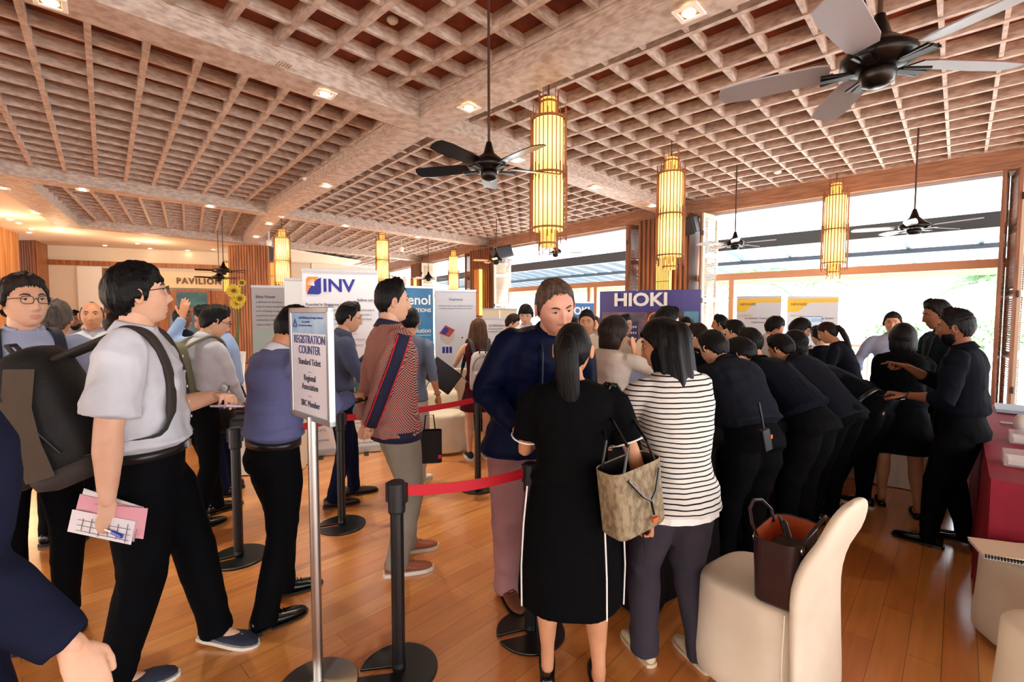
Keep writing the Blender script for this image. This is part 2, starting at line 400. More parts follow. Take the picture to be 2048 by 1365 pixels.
# ================================================================ lobby behind: plaster ceiling, walls, sign
MB().prism([PP(-4.56, L2-.3), PP(-4.56, L2+L3+.22), PP(.2, L2+L3+.22), (-6.6, 21), (-9, 24), (-22, 24), (-24, 5), (-12.5, 4.5)], 3.915, 3.99).build('ceiling_lobby', M_plaster, kind='structure')
WA, WB = Vector((-15.5, 15.9, 0)), Vector((-9.9, 18.2, 0))
wd_ = (WB-WA).normalized(); wang = math.atan2(wd_.y, wd_.x); wn_ = Vector((wd_.y, -wd_.x, 0))
m = MB(); m.bar(WA+Vector((0, 0, 1.96)), WB+Vector((0, 0, 1.96)), .2, 3.92)
wall_back = m.build('wall_back', M_plaster, kind='structure')
def on_wall(px, z, off=.12):
    """point of the lobby wall seen in pixel column px"""
    k = (px-1024)/FPX; d = WB-WA; t = (k*WA.y-WA.x)/(d.x-k*d.y)
    p = WA+d*t+wn_*off; return Vector((p.x, p.y, z))
MW = lambda p: Matrix.Translation(p)@Matrix.Rotation(wang, 4, 'Z')@Matrix.Rotation(PI/2, 4, 'X')
trim(MB().bar(on_wall(105, 3.36), on_wall(462, 3.36), .14, .16), W_honey, wall_back)
MB().bar(on_wall(165, 1.65, .16), on_wall(214, 1.65, .16), .1, 3.2).build('panel', M_white, wall_back)
sb = thing('sign_board', 'long cream board with brown capitals above the lobby doorway', 'sign')
p0, p1 = on_wall(300, 2.86, .2), on_wall(449, 2.86, .2)
MB().bar(p0, p1, .12, .56).build('board', mat('sign_cream', (232, 214, 180), .6), sb)
pc = on_wall(405, 2.82, .28)
text('PAVILION', .30, mat('sign_brown', (92, 62, 34), .5), sb, MW(pc), ext=.01, sx=.9, sp=1.22, bold=.008)
trim(MB().bar(on_wall(215, 1.25, .15), on_wall(462, 1.25, .15), .06, 2.5), W_honey, wall_back)
slw = MB(); slatted(slw, on_wall(216, 0, .2), on_wall(262, 0, .2), .05, 3.2, 9, .06, .06); slw.build('slats', W_slat, wall_back)
nw[0] += 1
wdw = MB().bar(on_wall(352, 2.15, .22), on_wall(425, 2.15, .22), .06, .75).build('window_%d' % nw[0], W_honey, kind='structure')
MB().bar(on_wall(359, 2.15, .26), on_wall(419, 2.15, .26), .04, .55).build('pane', mat('teal_glass', (60, 128, 132), .15, noise=((1.2, 1.2, 2), 1.4, (28, 60, 84))), wdw)
nd[0] += 1
MB().bar(on_wall(345, .95, .24), on_wall(440, .95, .24), .05, 1.4).build('door_%d' % nd[0], mat('dark_green_glass', (40, 84, 80), .15, noise=((1.5, 1.5, 2), 1.4, (20, 40, 36))), kind='structure')
# timber-clad blocks at the left of the lobby
m = MB().prism([(-16.2, 14.9), (-14.72, 14.9), (-15.62, 16.4), (-16.6, 16.4)], 0, 3.92)
o = m.build('wall_timber_block', W_honey, kind='structure')
m = MB(); slatted(m, Vector((-15.6, 14.87, 0)), Vector((-14.74, 14.87, 0)), .02, 3.9, 11, .06, .045); m.build('slats', W_slat, o)
m = MB().prism([(-13.2, 12.3), (-14.02, 13.7), (-17, 13.7), (-17, 12.3)], 0, 3.92)
m.build('wall_left', mat('honey_cladding', (206, 140, 78), .4, noise=((14, 14, .5), 1.5, (160, 96, 46))), kind='structure')
# slatted blocks at the third beam
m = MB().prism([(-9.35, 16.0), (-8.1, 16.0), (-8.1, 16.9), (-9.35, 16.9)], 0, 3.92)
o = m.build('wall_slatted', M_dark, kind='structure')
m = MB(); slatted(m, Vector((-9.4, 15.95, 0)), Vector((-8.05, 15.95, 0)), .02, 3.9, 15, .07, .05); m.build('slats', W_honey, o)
m = MB(); m.bar((-9, 21.5, 1.96), (-5.2, 24.8, 1.96), .2, 3.92); m.bar((-13, 20.6, 1.96), (-9, 21.5, 1.96), .2, 3.92)
o = m.build('wall_far', M_plaster, kind='structure')
m = MB(); m.bar((-8.9, 21.36, 3.1), (-5.4, 24.4, 3.1), .12, .9); m.build('recess', mat('umber_recess', (96, 66, 44), .7), o)
m = MB(); slatted(m, Vector((-8.8, 21.2, 0)), Vector((-5.5, 24.1, 0)), 2.5, 3.5, 24, .1, .08); m.build('pipes', M_white, o)

# ================================================================ ceiling downlights
ax = math.atan2(dA.y, dA.x)
def downlight_proto():
    t = thing('downlight', 'x', 'downlight')
    m = MB(); s, q = .19, .125
    for (x, y, a, b2) in ((0, (s+q)/4, s, (s-q)/2), (0, -(s+q)/4, s, (s-q)/2), ((s+q)/4, 0, (s-q)/2, q), (-(s+q)/4, 0, (s-q)/2, q)):
        m.box((x, y, -.004), (a, b2, .012))
    m.build('frame', M_white, t, bevel=.002)
    m = MB(); m.lathe([(.045, -.012), (.05, -.004), (.052, .004), (.03, .006), (.001, .006)], 16); m.build('lamp', M_lamp, t, smooth=True)
    MB().box((0, 0, .0), (.124, .124, .006)).build('recess', mat('lamp_recess', (120, 96, 60), .4), t)
    return t
dl0 = downlight_proto(); first = [True]
dls = [(1378, 25, 'square downlight on the near beam at the top edge, right of the big fan rod'), (650, 188, 'square downlight on the wide beam left of the beam crossing'), (938, 215, 'starry square downlight just right of the beam crossing'),
       (1033, 320, 'square downlight beside the black ceiling fan, left of the large lantern'), (1190, 375, 'square downlight on the beam between the two largest lanterns'), (1305, 412, 'small downlight on the beam left of the second lantern'),
       (652, 372, 'square downlight on the beam below a round ceiling speaker'), (165, 380, 'downlight at the left end of the second cross beam'), (420, 413, 'downlight on the second cross beam above the lobby sign'),
       (538, 448, 'downlight just past the far beam crossing'), (512, 474, 'downlight on the beam above the slatted block'), (497, 495, 'lowest downlight on the beam over the slatted block'),
       (690, 452, 'downlight on the far beam, left of the middle of it'), (835, 475, 'downlight on the far beam near its window end'), (100, 3, 'downlight on the wide beam at the top left corner'),
       (5, 376, 'first downlight on the slanted lobby soffit'), (72, 426, 'second downlight on the slanted lobby soffit'), (120, 460, 'last downlight on the slanted lobby soffit')]
for x, y, lb in dls:
    p = G(x, y, ZB-.014); 
    d_ = dl0 if first[0] else dup(dl0); first[0] = False
    d_.location = p; d_.rotation_euler = (0, 0, ax if x > 800 else math.atan2(dB2.y, dB2.x)); d_['label'] = lb; d_['group'] = 'square downlights in the beams'
    if p.y < 17:
        ld = bpy.data.lights.new('downlight_beam', 'SPOT'); ld.energy = 44 if x < 1000 else (8 if x > 1350 else 26); ld.color = (1, .86, .68); ld.spot_size = R(95); ld.spot_blend = .8; ld.shadow_soft_size = .05
        lo = bpy.data.objects.new('downlight_beam', ld); COL.objects.link(lo); lo.location = p-Vector((0, 0, .06))
rd = None
for x, y in ((38, 447), (63, 459), (58, 466), (210, 492), (275, 488), (300, 498), (375, 502), (427, 500), (20, 440)):
    p = G(x, y, 3.905)
    if rd is None:
        rd = thing('round_downlight', 'small round downlight glowing in the cream plaster lobby ceiling', 'downlight', group='round downlights in the lobby ceiling')
        MB().lathe([(.06, 0), (.06, -.008), (.048, -.01), (.044, 0)], 16).build('ring', M_white, rd, smooth=True)
        MB().lathe([(.044, -.002), (.044, .002), (.001, .003)], 12).build('lamp', M_lamp, rd); q = rd
    else: q = dup(rd)
    q.location = p; q['label'] = {38: 'upper of the small round downlights left of the soffit corner', 63: 'middle one of three close round lobby downlights', 58: 'lowest of three close round lobby downlights', 210: 'round lobby downlight above the plain cream wall', 275: 'round lobby downlight above the head of the tall man with the backpack', 300: 'round lobby downlight just right of the one above the tall man', 375: 'round lobby downlight above the word PAVILION', 427: 'round lobby downlight beside the two dark fan rods', 20: 'round lobby downlight nearest the left edge'}[x]
for x, y in ((120, 470), (300, 490), (20, 440)):
    p = G(x, y, 3.8); ld = bpy.data.lights.new('lobby_downlight', 'POINT'); ld.energy = 9; ld.color = (1, .74, .42); ld.shadow_soft_size = .15
    lo = bpy.data.objects.new('lobby_downlight', ld); COL.objects.link(lo); lo.location = p-Vector((0, 0, .4))
for nm, x, y, z, r, lb, ct in (('smoke_detector', 785, 42, ZT-.02, .05, 'white round smoke detector on a coffer board near the top edge', 'detector'), ('ceiling_speaker', 617, 360, ZG-.02, .1, 'round ceiling speaker beside the slanting beam', 'speaker'),
                           ('smoke_detector', 1555, 345, ZG-.03, .06, 'white smoke detector on the grid over the wide window', 'detector'), ('smoke_detector', 562, 434, ZB-.03, .07, 'white smoke detector on the far beam crossing', 'detector')):
    p = G(x, y, z); tag(MB().lathe([(.001, -.02), (r*.6, -.02), (r, .0), (r, .02), (.001, .021)], 20, Matrix.Translation(p)).build(nm, M_white, smooth=True), lb, ct)
m = MB(); p = G(568, 130, ZB-.004)
for i in range(5): m.box(p+dA*(.025*i-.05), (.008, .1, .008), ax)
tag(m.build('vent_grille', mat('vent_beige', (170, 146, 118)), None), 'tiny slotted grille set in the wide limed beam', 'vent')
# CCTV
for x, y, d, lb in ((538, 487, 13.5, 'white dome camera by the slatted block'), (803, 500, 14.5, 'white dome camera hanging above the blue banner')):
    t = thing('security_camera', lb, 'camera'); p = D(x, y, d)
    MB().lathe([(.001, -.09), (.05, -.07), (.07, 0), (.07, .08), (.02, .1), (.02, ZT-p.z), (.001, ZT-p.z)], 14, Matrix.Translation(p)).build('housing', M_white, t, smooth=True)
    MB().lathe([(.001, -.1), (.035, -.09), (.045, -.05), (.001, -.05)], 12, Matrix.Translation(p)).build('lens', M_black, t, smooth=True)

# ================================================================ lanterns
m, nt, b = _m('lantern_silk'); N = nt.nodes.new; L = nt.links.new
b.inputs['Base Color'].default_value = (*lin((240, 190, 110)), 1); b.inputs['Roughness'].default_value = .8
t_ = N('ShaderNodeTexCoord'); s_ = N('ShaderNodeSeparateXYZ'); L(t_.outputs['Object'], s_.inputs[0])
f_ = N('ShaderNodeMath'); f_.operation = 'PINGPONG'; f_.inputs[1].default_value = .3; L(s_.outputs[2], f_.inputs[0])
r_ = N('ShaderNodeMapRange'); r_.inputs[2].default_value = .3; r_.inputs[3].default_value = .2; r_.inputs[4].default_value = .72; L(f_.outputs[0], r_.inputs[0])
nz_ = N('ShaderNodeTexNoise'); nz_.inputs['Scale'].default_value = 14; L(t_.outputs['Object'], nz_.inputs[0])
m_ = N('ShaderNodeMath'); m_.operation = 'MULTIPLY_ADD'; m_.inputs[1].default_value = .4; L(nz_.outputs[0], m_.inputs[0]); L(r_.outputs[0], m_.inputs[2])
b.inputs['Emission Color'].default_value = (*lin((255, 198, 108)), 1); L(m_.outputs[0], b.inputs['Emission Strength'])
M_silk = m
M_silk2 = mat('lantern_silk_dim', (220, 160, 84), .8, emis=((255, 176, 84), .3))
M_cane = mat('brown_cane', (136, 84, 44), .5)
M_rod = mat('lantern_rod', (120, 100, 80), .3, metal=.8)
def lantern_proto():
    """origin at the middle ring"""
    t = thing('lantern', 'x', 'lantern')
    MB().lathe([(.001, -.6), (.165, -.6), (.165, .6), (.001, .6)], 28).build('shade', M_silk, t, smooth=False)
    MB().lathe([(.001, .6), (.085, .6), (.085, .8), (.001, .8)], 20).build('top_shade', M_silk2, t)
    MB().lathe([(.001, -.78), (.085, -.78), (.085, -.6), (.001, -.6)], 20).build('lower_shade', M_silk2, t)
    m = MB(); n = 26
    for k in range(n):
        a = 2*PI*k/n; c, s = math.cos(a), math.sin(a); j = .05*(k % 3)
        m.bar((.192*c, .192*s, -.05-.03*(k % 2)), (.192*c, .192*s, .70-j), .010, .010)
        m.bar((.2*c, .2*s, -.72+j*.6), (.2*c, .2*s, .1-.03*(k % 2)), .010, .010)
    n = 14
    for k in range(n):
        a = 2*PI*k/n; c, s = math.cos(a), math.sin(a); j = .04*(k % 3)
        m.bar((.105*c, .105*s, .5), (.105*c, .105*s, .90-j), .008, .008)
        m.bar((.105*c, .105*s, -.86+j), (.105*c, .105*s, -.5), .008, .008)
    m.build('cane_slats', M_cane, t)
    m = MB()
    for z, r in ((0, .2), (.58, .196), (-.58, .204), (.6, .108), (-.74, .108), (.76, .1)):
        m.lathe([(r-.012, z-.008), (r, z-.008), (r, z+.008), (r-.012, z+.008), (r-.012, z-.008)], 28)
    m.build('cane_hoops', M_cane, t)
    MB().lathe([(.009, .8), (.009, 1.25)], 8).build('hanging_rod', M_rod, t)
    MB().lathe([(.001, 1.25), (.1, 1.25), (.1, 1.28), (.001, 1.28)], 24).build('ceiling_plate', M_white, t)
    return t
lan0 = lantern_proto(); first[0] = True
for x, y, d, lb in ((1097, 350, 5.28, 'largest bamboo cane lantern, hanging beside the black ceiling fan'), (1341, 430, 6.95, 'second largest cane lantern, right of the largest one'), (1670, 460, 8.5, 'cane lantern hanging in front of the wide bright window'),
                    (565, 522, 12.6, 'glowing lantern above the left end of the tall white banner'), (765, 521, 14.6, 'glowing lantern behind the spiky-haired man, over the blue banner'), (907, 547, 17.2, 'small far lantern beside the pale shutters')):
    p = D(x, y, d); o = lan0 if first[0] else dup(lan0); first[0] = False
    o.location = p; o['label'] = lb; o['group'] = 'cane lanterns'; k = (ZT-.01-p.z)
    for c in o.children:
        if c.name.startswith('hanging_rod'): c.scale = (1, 1, (k-.8)/.45); c.location.z = .8-.8*c.scale.z
        if c.name.startswith('ceiling_plate'): c.location.z = k-1.28
    if d < 9:
        for z in (.3, -.3):
            ld = bpy.data.lights.new('lantern_bulb', 'POINT'); ld.energy = 5; ld.color = (1, .72, .38); ld.shadow_soft_size = .21
            lo = bpy.data.objects.new('lantern_bulb', ld); COL.objects.link(lo); lo.location = p+Vector((0, 0, z)) 
# wall lanterns on the piers
def sconce(p, ang, hgt, lb, wd=.3):
    t = thing('wall_lantern', lb, 'lantern', p, ang, 'cane wall lanterns')
    MB().box((0, 0, 0), (wd, .12, hgt)).build('shade', mat('sconce_silk', (255, 200, 110), .8, emis=((255, 186, 84), .7)), t)
    m = MB()
    for i in range(9): m.box((-wd/2+wd*i/8, -.08, 0), (.014, .014, hgt+.1+.06*(i % 2)))
    for z in (-hgt/2, 0, hgt/2): m.box((0, -.09, z), (wd+.04, .014, .02))
    m.build('cane_slats', M_cane, t)
for (c, du, nn), lb in zip(piers[:3], ('glowing cane wall lantern behind the second lantern on the near pier', 'glowing cane wall lantern on the pier under the black loudspeaker', 'small glowing wall lantern on the farthest pier')):
    a = math.atan2(nn.y, nn.x)+PI/2
    sconce(c+nn*.5-du*.12+Vector((0, 0, 2.35)), a, 1.5, lb)
sconce(Vector((-7.9, 16.0, 2.9)), 0, .9, 'wall lantern right of the slatted block', .22)
sconce(Vector((-9.72, 16.5, 2.9)), 0, 1.0, 'narrow wall lantern left of the slatted block', .28)

# ================================================================ ceiling fans
M_fanb = mat('fan_bronze', (30, 26, 24), .3, metal=.6)
M_bl1 = mat('fan_blade_reflecting', (160, 166, 176), .4); M_bl2 = mat('fan_blade_brown', (112, 62, 44), .45); M_bl3 = mat('fan_blade_pale', (208, 160, 122), .5)  # grey lightened: light reflected off the near fan's blades is in the colour
def fan_proto(nb, body, rad, bm, up=False):
    t = thing('ceiling_fan', 'x', 'fan'); r = body
    MB().lathe([(.001, .2*r/.14), (.02, .2*r/.14), (.045*r/.14, .11*r/.14), (r*.75, .06), (r, .03), (r, -.005), (r*.7, -.03), (r*.4, -.035), (.001, -.035)], 32).build('motor_housing', M_fanb, t, smooth=True)
    MB().lathe([(r*.45, -.03), (r*.5, -.05), (r*.42, -.09), (r*.2, -.105), (.001, -.105)], 24).build('switch_housing', M_fanb, t, smooth=True)
    for k in range(nb):
        a = 2*PI*k/nb; M = Matrix.Rotation(a, 4, 'Z')
        m = MB()
        m.loft([[M@Vector((x, w_*s_*1.0, z+s_*w_*.22)) for s_, z in ((-1, .0), (1, .0), (1, .007), (-1, .007))] for x, w_, z in ((r*1.25, .045, -.04), (r*1.6, .06, -.04), (rad*.8, .07, -.04), (rad*.97, .058, -.04), (rad, .02, -.04))])
        bl = m.build('blade', bm if not isinstance(bm, list) else bm[k % len(bm)], t)
        m = MB(); m.bar(M@Vector((r*.6, 0, -.03)), M@Vector((r*1.5, 0, -.032)), .035, .012); m.bar(M@Vector((r*.7, .02, -.03)), M@Vector((r*1.5, .04, -.028)), .012, .01); m.bar(M@Vector((r*.7, -.02, -.03)), M@Vector((r*1.5, -.04, -.034)), .012, .01)
        m.build('blade_bracket', M_fanb, bl)
    MB().lathe([(.011, .1), (.011, 1.0)], 10).build('down_rod', mat('fan_rod', (84, 62, 52), .35, metal=.5), t)
    return t
fans = [(978, 335, 3.8, 5, .135, .62, [M_fanb], 20, 'black ceiling fan on a long rod left of the largest lantern'),
        (1756, 125, 2.14, 5, .14, .64, [M_bl2, M_bl1, M_bl1, M_bl1, M_bl1], 4, 'big near ceiling fan with blades in brown and reflected-light grey at the top right'),
        (1470, 488, 8.1, 5, .14, .62, [M_bl1], 30, 'dark fan in front of the pale shutters, left of the window lantern'),
        (1828, 455, 6.5, 5, .17, .7, [M_bl1], 10, 'fan in front of the bright window, right of the window lantern'),
        (993, 522, 12.6, 5, .17, .62, [M_bl3], 50, 'bronze fan with light tan blades near the loudspeaker'),
        (857, 557, 16.3, 5, .16, .6, [M_bl1], 20, 'small far fan above the blue banner'),
        (447, 542, 12.3, 5, .16, .62, [M_fanb], 70, 'upper of two dark fans in front of the lobby sign'),
        (438, 556, 14.2, 5, .16, .62, [M_fanb], 0, 'lower of two dark fans in front of the lobby sign'),
        (1111, 505, 10.4, 3, .13, .62, [M_bl1], 8, 'three-bladed fan just below the largest lantern')]
for x, y, d, nb, bo, ra, bm, a0, lb in fans:
    p = D(x, y, d); f = fan_proto(nb, bo, ra, bm); f.location = p; f.rotation_euler = (0, 0, R(a0)); f['label'] = lb
    for c in f.children:
        if c.name.startswith('down_rod'): c.scale = (1, 1, (ZT-p.z-.1)/.9); c.location.z = .1-.1*c.scale.z
# ================================================================ loudspeakers
for (x, y, d, a, lb) in ((1003, 507, 14.7, 40, 'black loudspeaker tilted high on the middle pier'), (1377, 452, 10.0, 60, 'black loudspeaker behind the second lantern')):
    t = thing('loudspeaker', lb, 'loudspeaker', D(x, y, d), R(a))
    m = MB(); m.prism([(-.33, -.16), (.33, -.16), (.26, .18), (-.26, .18)], -.18, .18); m.build('cabinet', M_blackp, t, bevel=.02, M=rot(ry=R(-14), rx=R(-12)))
    MB().box((0, -.17, 0), (.58, .02, .3)).build('grille', mat('speaker_grille', (34, 38, 44), .6), t, M=rot(ry=R(-14), rx=R(-12)))
    MB().box((0, .3, .1), (.05, .3, .05)).build('bracket', M_black, t)
# ================================================================ queue stanchions and belts
def slot_disc(r, ang, z0, z1, mt, name, parent):
    """round base with a stacking slot"""
    m = MB(); n = 40; hw = .022; poly = []
    a0 = math.asin(hw/r)
    for i in range(n+1):
        a = a0+(2*PI-2*a0)*i/n; poly.append((r*math.cos(a), r*math.sin(a)))
    poly += [(.03, -hw), (.01, 0), (.03, hw)]
    c, s = math.cos(ang), math.sin(ang); m.prism([(x*c-y*s, x*s+y*c) for x, y in poly], z0, z1); return m.build(name, mt, parent, bevel=.004)
def stanchion_proto():
    t = thing('queue_stanchion', 'x', 'stanchion')
    slot_disc(.175, 0, 0, .014, M_black, 'base', t)
    MB().lathe([(.03, .014), (.032, .03), (.0295, .05), (.0295, .76), (.001, .76)], 20).build('post', M_black, t, smooth=False)
    m = MB(); m.lathe([(.001, .74), (.036, .74), (.038, .75), (.038, .873), (.033, .88), (.001, .882)], 24)
    hd = m.build('belt_cassette', M_blackp, t)
    MB().box((.040, 0, .83), (.016, .028, .085)).build('belt_clip', M_black, hd)
    MB().box((-.040, 0, .83), (.012, .03, .085)).build('belt_slot', M_blackp, hd)
    return t
st0 = stanchion_proto(); first[0] = True; SP = []
for x, y, a, lb in ((798, 1343, -10, 'nearest black queue stanchion, in the foreground with a red belt leaving its top'), (478, 1116, 15, 'black queue stanchion left of the man in the indigo shirt'), (684, 1052, 0, 'black queue stanchion behind the steel sign pole'),
                   (956, 976, 0, 'black queue stanchion between two red belts in front of the woman in maroon'), (1061, 1266, 0, 'black queue stanchion whose base shows behind the woman in the black dress')):
    o = st0 if first[0] else dup(st0); first[0] = False
    p = G(x, y); o.location = p; o.rotation_euler = (0, 0, R(a)); o['label'] = lb; o['group'] = 'queue stanchions'; SP.append(p)
    for c in o.children:
        if c.name.startswith('base'): c.rotation_euler = (0, 0, R(200))
def belt(p, q, lb, sag=.02, z=.832):
    m = MB(); p = Vector((p.x, p.y, z)); q = Vector((q.x, q.y, z)); d = (q-p); u = d.normalized(); s_ = Vector((-u.y, u.x, 0))*.0012
    p = p+u*.05; q = q-u*.045; n = 10; rings = []
    for i in range(n+1):
        c = p.lerp(q, i/n)-Vector((0, 0, sag*4*(i/n)*(1-i/n))); h_ = .025
        tw = .006*math.sin(i*.9)
        rings.append([c-s_-Vector((tw*u.y, 0, h_)), c+s_-Vector((tw*u.y, 0, h_)), c+s_+Vector((tw*u.y, 0, h_)), c-s_+Vector((tw*u.y, 0, h_))])
    m.loft(rings); tag(m.build('queue_belt', M_red), lb, 'belt', 'red queue belts')
belt(SP[0], SP[4], 'red belt from the nearest stanchion to the one behind the woman in black')
belt(SP[2], SP[3], 'red belt passing behind the man in the patterned jacket')
belt(SP[1], SP[2], 'red belt behind the man in the indigo shirt')
far_p = G(1052, 968)
belt(SP[3], far_p, 'short red belt in front of the woman in the maroon skirt')
o = dup(st0, far_p, 0, 'black queue stanchion hidden behind the tall man in navy')

# ================================================================ steel sign stand
ss = thing('sign_stand', 'steel pole stand with a registration counter notice in a silver frame', 'sign stand', G(637, 1372))
MB().lathe([(.001, 0), (.165, 0), (.168, .006), (.16, .012), (.04, .02), (.028, .03), (.001, .03)], 40).build('base', M_steel, ss, smooth=True)
MB().lathe([(.0215, .02), (.0215, 1.19), (.001, 1.19)], 24).build('pole', M_steel, ss, smooth=False)
SA = R(-43)
FM = rot(rz=SA, loc=(0, 0, 1.412))
fw, fh = .372, .478
m = MB()
for s in (-1, 1):
    m.box((s*(fw/2-.012), 0, 0), (.024, .026, fh)); m.box((0, 0, s*(fh/2-.012)), (fw, .026, .024))
fr = m.build('frame', M_alu, ss, M=FM, bevel=.003)
MB().box((0, .006, 0), (fw-.02, .012, fh-.02)).build('back_panel', mat('frame_back', (210, 210, 214), .4), ss, M=FM)
pf = MB().box((0, -.004, 0), (fw-.045, .004, fh-.045)).build('notice', mat('notice_white', (228, 228, 238), .35), ss, M=FM)
M_navy_ink = mat('navy_ink', (74, 80, 134), .5); M_ink = mat('dark_ink', (84, 84, 96), .6); M_skyb = mat('notice_blue_band', (120, 172, 214), .4, noise=((9, 9, 14), 1.3, (168, 202, 230)))  # navy lightened: reflection in the notice's glass is put into the ink
MB().box((0, -.0065, .172), (fw-.047, .001, .085)).build('header_band', M_skyb, pf)
def tri_logo(parent, x, z, s, mt, y=-.01):
    m = MB()
    for a, b in (((0, 1), (-.85, -.5)), ((-.85, -.62), (.85, -.62)), ((.85, -.5), (.25, .55))):
        m.bar((x+a[0]*s, y, z+a[1]*s), (x+b[0]*s, y, z+b[1]*s), .3*s, .002, up=(0, 1, 0))
    m.build('triangle_emblem', mt, parent)
tri_logo(pf, -.13, .17, .02, M_navy_ink, -.0085)
TX = lambda x, z, y=-.0075: rot(rx=PI/2, loc=(x, y, z))
text('2nd ASEAN Battery Technology Conference', .0125, M_navy_ink, pf, TX(.02, .195))
text('Powering ASEAN:', .010, M_navy_ink, pf, TX(-.06, .178), align='LEFT'); text('Innovating the Future of Battery', .010, M_navy_ink, pf, TX(-.095, .163), align='LEFT')
for s, z, sz, mm in (('REGISTRATION', .102, .050, M_navy_ink), ('COUNTER', .058, .050, M_navy_ink), ('Standard Ticket', .008, .038, M_ink), ('__', -.022, .03, M_ink), ('Regional', -.060, .038, M_ink), ('Association', -.098, .038, M_ink), ('__', -.124, .03, M_ink), ('SBC Member', -.170, .038, M_ink)):
    text(s, sz, mm, pf, TX(0, z), bold=0, sx=.86)

# ================================================================ roll-up banners
def banner(pos, ang, w_, hgt, mt, lb, foot=True, name='rollup_banner'):
    t = thing(name, lb, 'banner', pos, ang)
    pn = MB().box((0, 0, hgt/2+.04), (w_, .006, hgt-.08)).build('panel', mt, t)
    MB().box((0, 0, hgt), (w_+.01, .02, .03)).build('top_rail', M_alu, t)
    if foot:
        MB().box((0, 0, .045), (w_+.02, .09, .07)).build('cassette', M_alu, t, bevel=.01)
        m = MB()
        for s in (-1, 1): m.box((s*w_*.3, 0, .006), (.05, .3, .012))
        m.build('feet', M_blackp, t)
    MB().bar((0, .04, .05), (0, .04, hgt), .02, .02).build('support_pole', M_alu, t)
    return t, pn
def rc(pn, x0, z0, x1, z1, mt, y=-.005, name='print'):
    return MB().box(((x0+x1)/2, y, (z0+z1)/2), (abs(x1-x0), .002, abs(z1-z0))).build(name, mt, pn)
def pr(pn, pts, mt, y=-.005, name='print'):
    m = MB(); m.prism(pts, 0, .002); return m.build(name, mt, pn, M=rot(rx=PI/2, loc=(0, y, 0)))
def tx(pn, s, size, x, z, mt, align='LEFT', y=-.0065, bold=0, sx=1): return text(s, size, mt, pn, rot(rx=PI/2, loc=(x, y, z)), align=align, bold=bold, sx=sx, ext=.0006)
def between(xl, dl, xr, dr):
    a = D(xl, 630, dl); b = D(xr, 630, dr); a.z = b.z = 0; c = (a+b)/2; v = b-a; return c, math.atan2(v.y, v.x), v.length
M_bw = mat('banner_white', (226, 228, 236), .45); M_blue = mat('logo_blue', (30, 40, 150), .5); M_orange = mat('logo_orange', (238, 140, 50), .5); M_gtxt = mat('grey_ink', (86, 88, 100), .6)
c, a, w_ = between(606, 5.35, 757, 5.6)
t, pn = banner(c, a, w_, 2.12, M_bw, 'tall white roll-up banner with blue and orange sun logo and the letters INV'); hw = w_/2
M_or = M_orange
pr(pn, [(-hw+.04, 1.86), (-hw+.04, 2.02), (-hw+.06, 2.045), (-hw+.17, 2.045), (-hw+.10, 1.94)], M_or)
pr(pn, [(-hw+.045, 1.85), (-hw+.17, 1.85), (-hw+.195, 1.87), (-hw+.195, 2.04), (-hw+.15, 2.015), (-hw+.11, 1.97), (-hw+.07, 1.91)], M_blue, y=-.0065)
for i in range(5):
    aa = R(100+i*16); m = MB(); m.bar((-hw+.125, -.008, 1.945), (-hw+.125+.075*math.cos(aa), -.008, 1.945+.075*math.sin(aa)), .008, .002, up=(0, 1, 0)); m.build('sun_ray', M_bw, pn)
tx(pn, 'INV', .20, -hw+.21, 1.945, M_blue, bold=.005, sx=1.05)
tx(pn, 'Follow our socials', .042, hw-.235, 1.79, M_ink, sx=.95, bold=.0008)
tx(pn, 'Founded in Singapore in 2023', .040, -hw+.03, 1.735, M_ink, bold=.001)
for i, s in enumerate(('INV Corporation is headquartered in Singapore, with a production plant in', 'Penang, Malaysia producing battery separator films. As a global leader in', 'manufacturing the crucial battery component, we are investing in South-', 'east Asia for energy transition and a cleaner future')):
    tx(pn, s, .0305, -hw+.03, 1.675-.052*i, M_gtxt, sx=.80)
for i, s in enumerate(('Separator', 'Cathode Electrode', 'Anode Electrode')): tx(pn, s, .022, .08, 1.40-.065*i, M_gtxt)
m = MB()
for r_, z0, z1 in ((.04, .95, 1.38), (.055, .95, 1.28)): m.bar((-.02+r_, -.008, z0), (-.02+r_, -.008, z1), .012, .004)
m.build('cell_drawing', mat('drawing_grey', (150, 154, 166), .5), pn)
tx(pn, 'Our Capabilities', .075, -.16, .93, M_orange, bold=.002)
rc(pn, -.2, .42, hw-.09, .88, mat('lab_photo', (120, 170, 160), .5, noise=((9, 9, 7), 1.5, (60, 96, 104))), name='photo_print')
for i, s in enumerate(('northvolt', 'FORD', 'Mercedes-Benz')):
    z = .36-.12*i; rc(pn, hw-.3, z-.045, hw-.06, z+.045, mat('box_white', (240, 240, 244), .5)); tx(pn, s, .035, hw-.28, z, M_ink if i != 1 else mat('logo_red', (180, 40, 50), .5), y=-.0085)
tx(pn, 'CATL', .04, -hw+.12, .30, M_blue); tx(pn, 'GOTION', .03, -hw+.12, .18, M_blue); 
c, a, w_ = between(504, 6.4, 610, 6.6)
t, pn = banner(c, a, w_, 2.0, mat('banner_grey', (176, 178, 182), .5), 'grey roll-up banner with an Edge Power text, left of the tall white banner'); hw = w_/2
tx(pn, 'Edge Power', .05, -hw+.05, 1.86, M_ink, bold=.001)
for i, s in enumerate(('is dedicated to developing', 'range of energy storage systems, modular', 'series of energy storage equipment', 'to technical expertise and deep market', 'commitment, delivers energy storage', 'support safety, reliability and customer')): tx(pn, s, .034, -hw+.05, 1.79-.06*i, M_gtxt, sx=.9)
rc(pn, -hw, .9, hw, 1.42, mat('banner_green_wash', (160, 190, 182), .5, noise=((3, 3, 3), 1, (178, 186, 186))), y=-.0045)
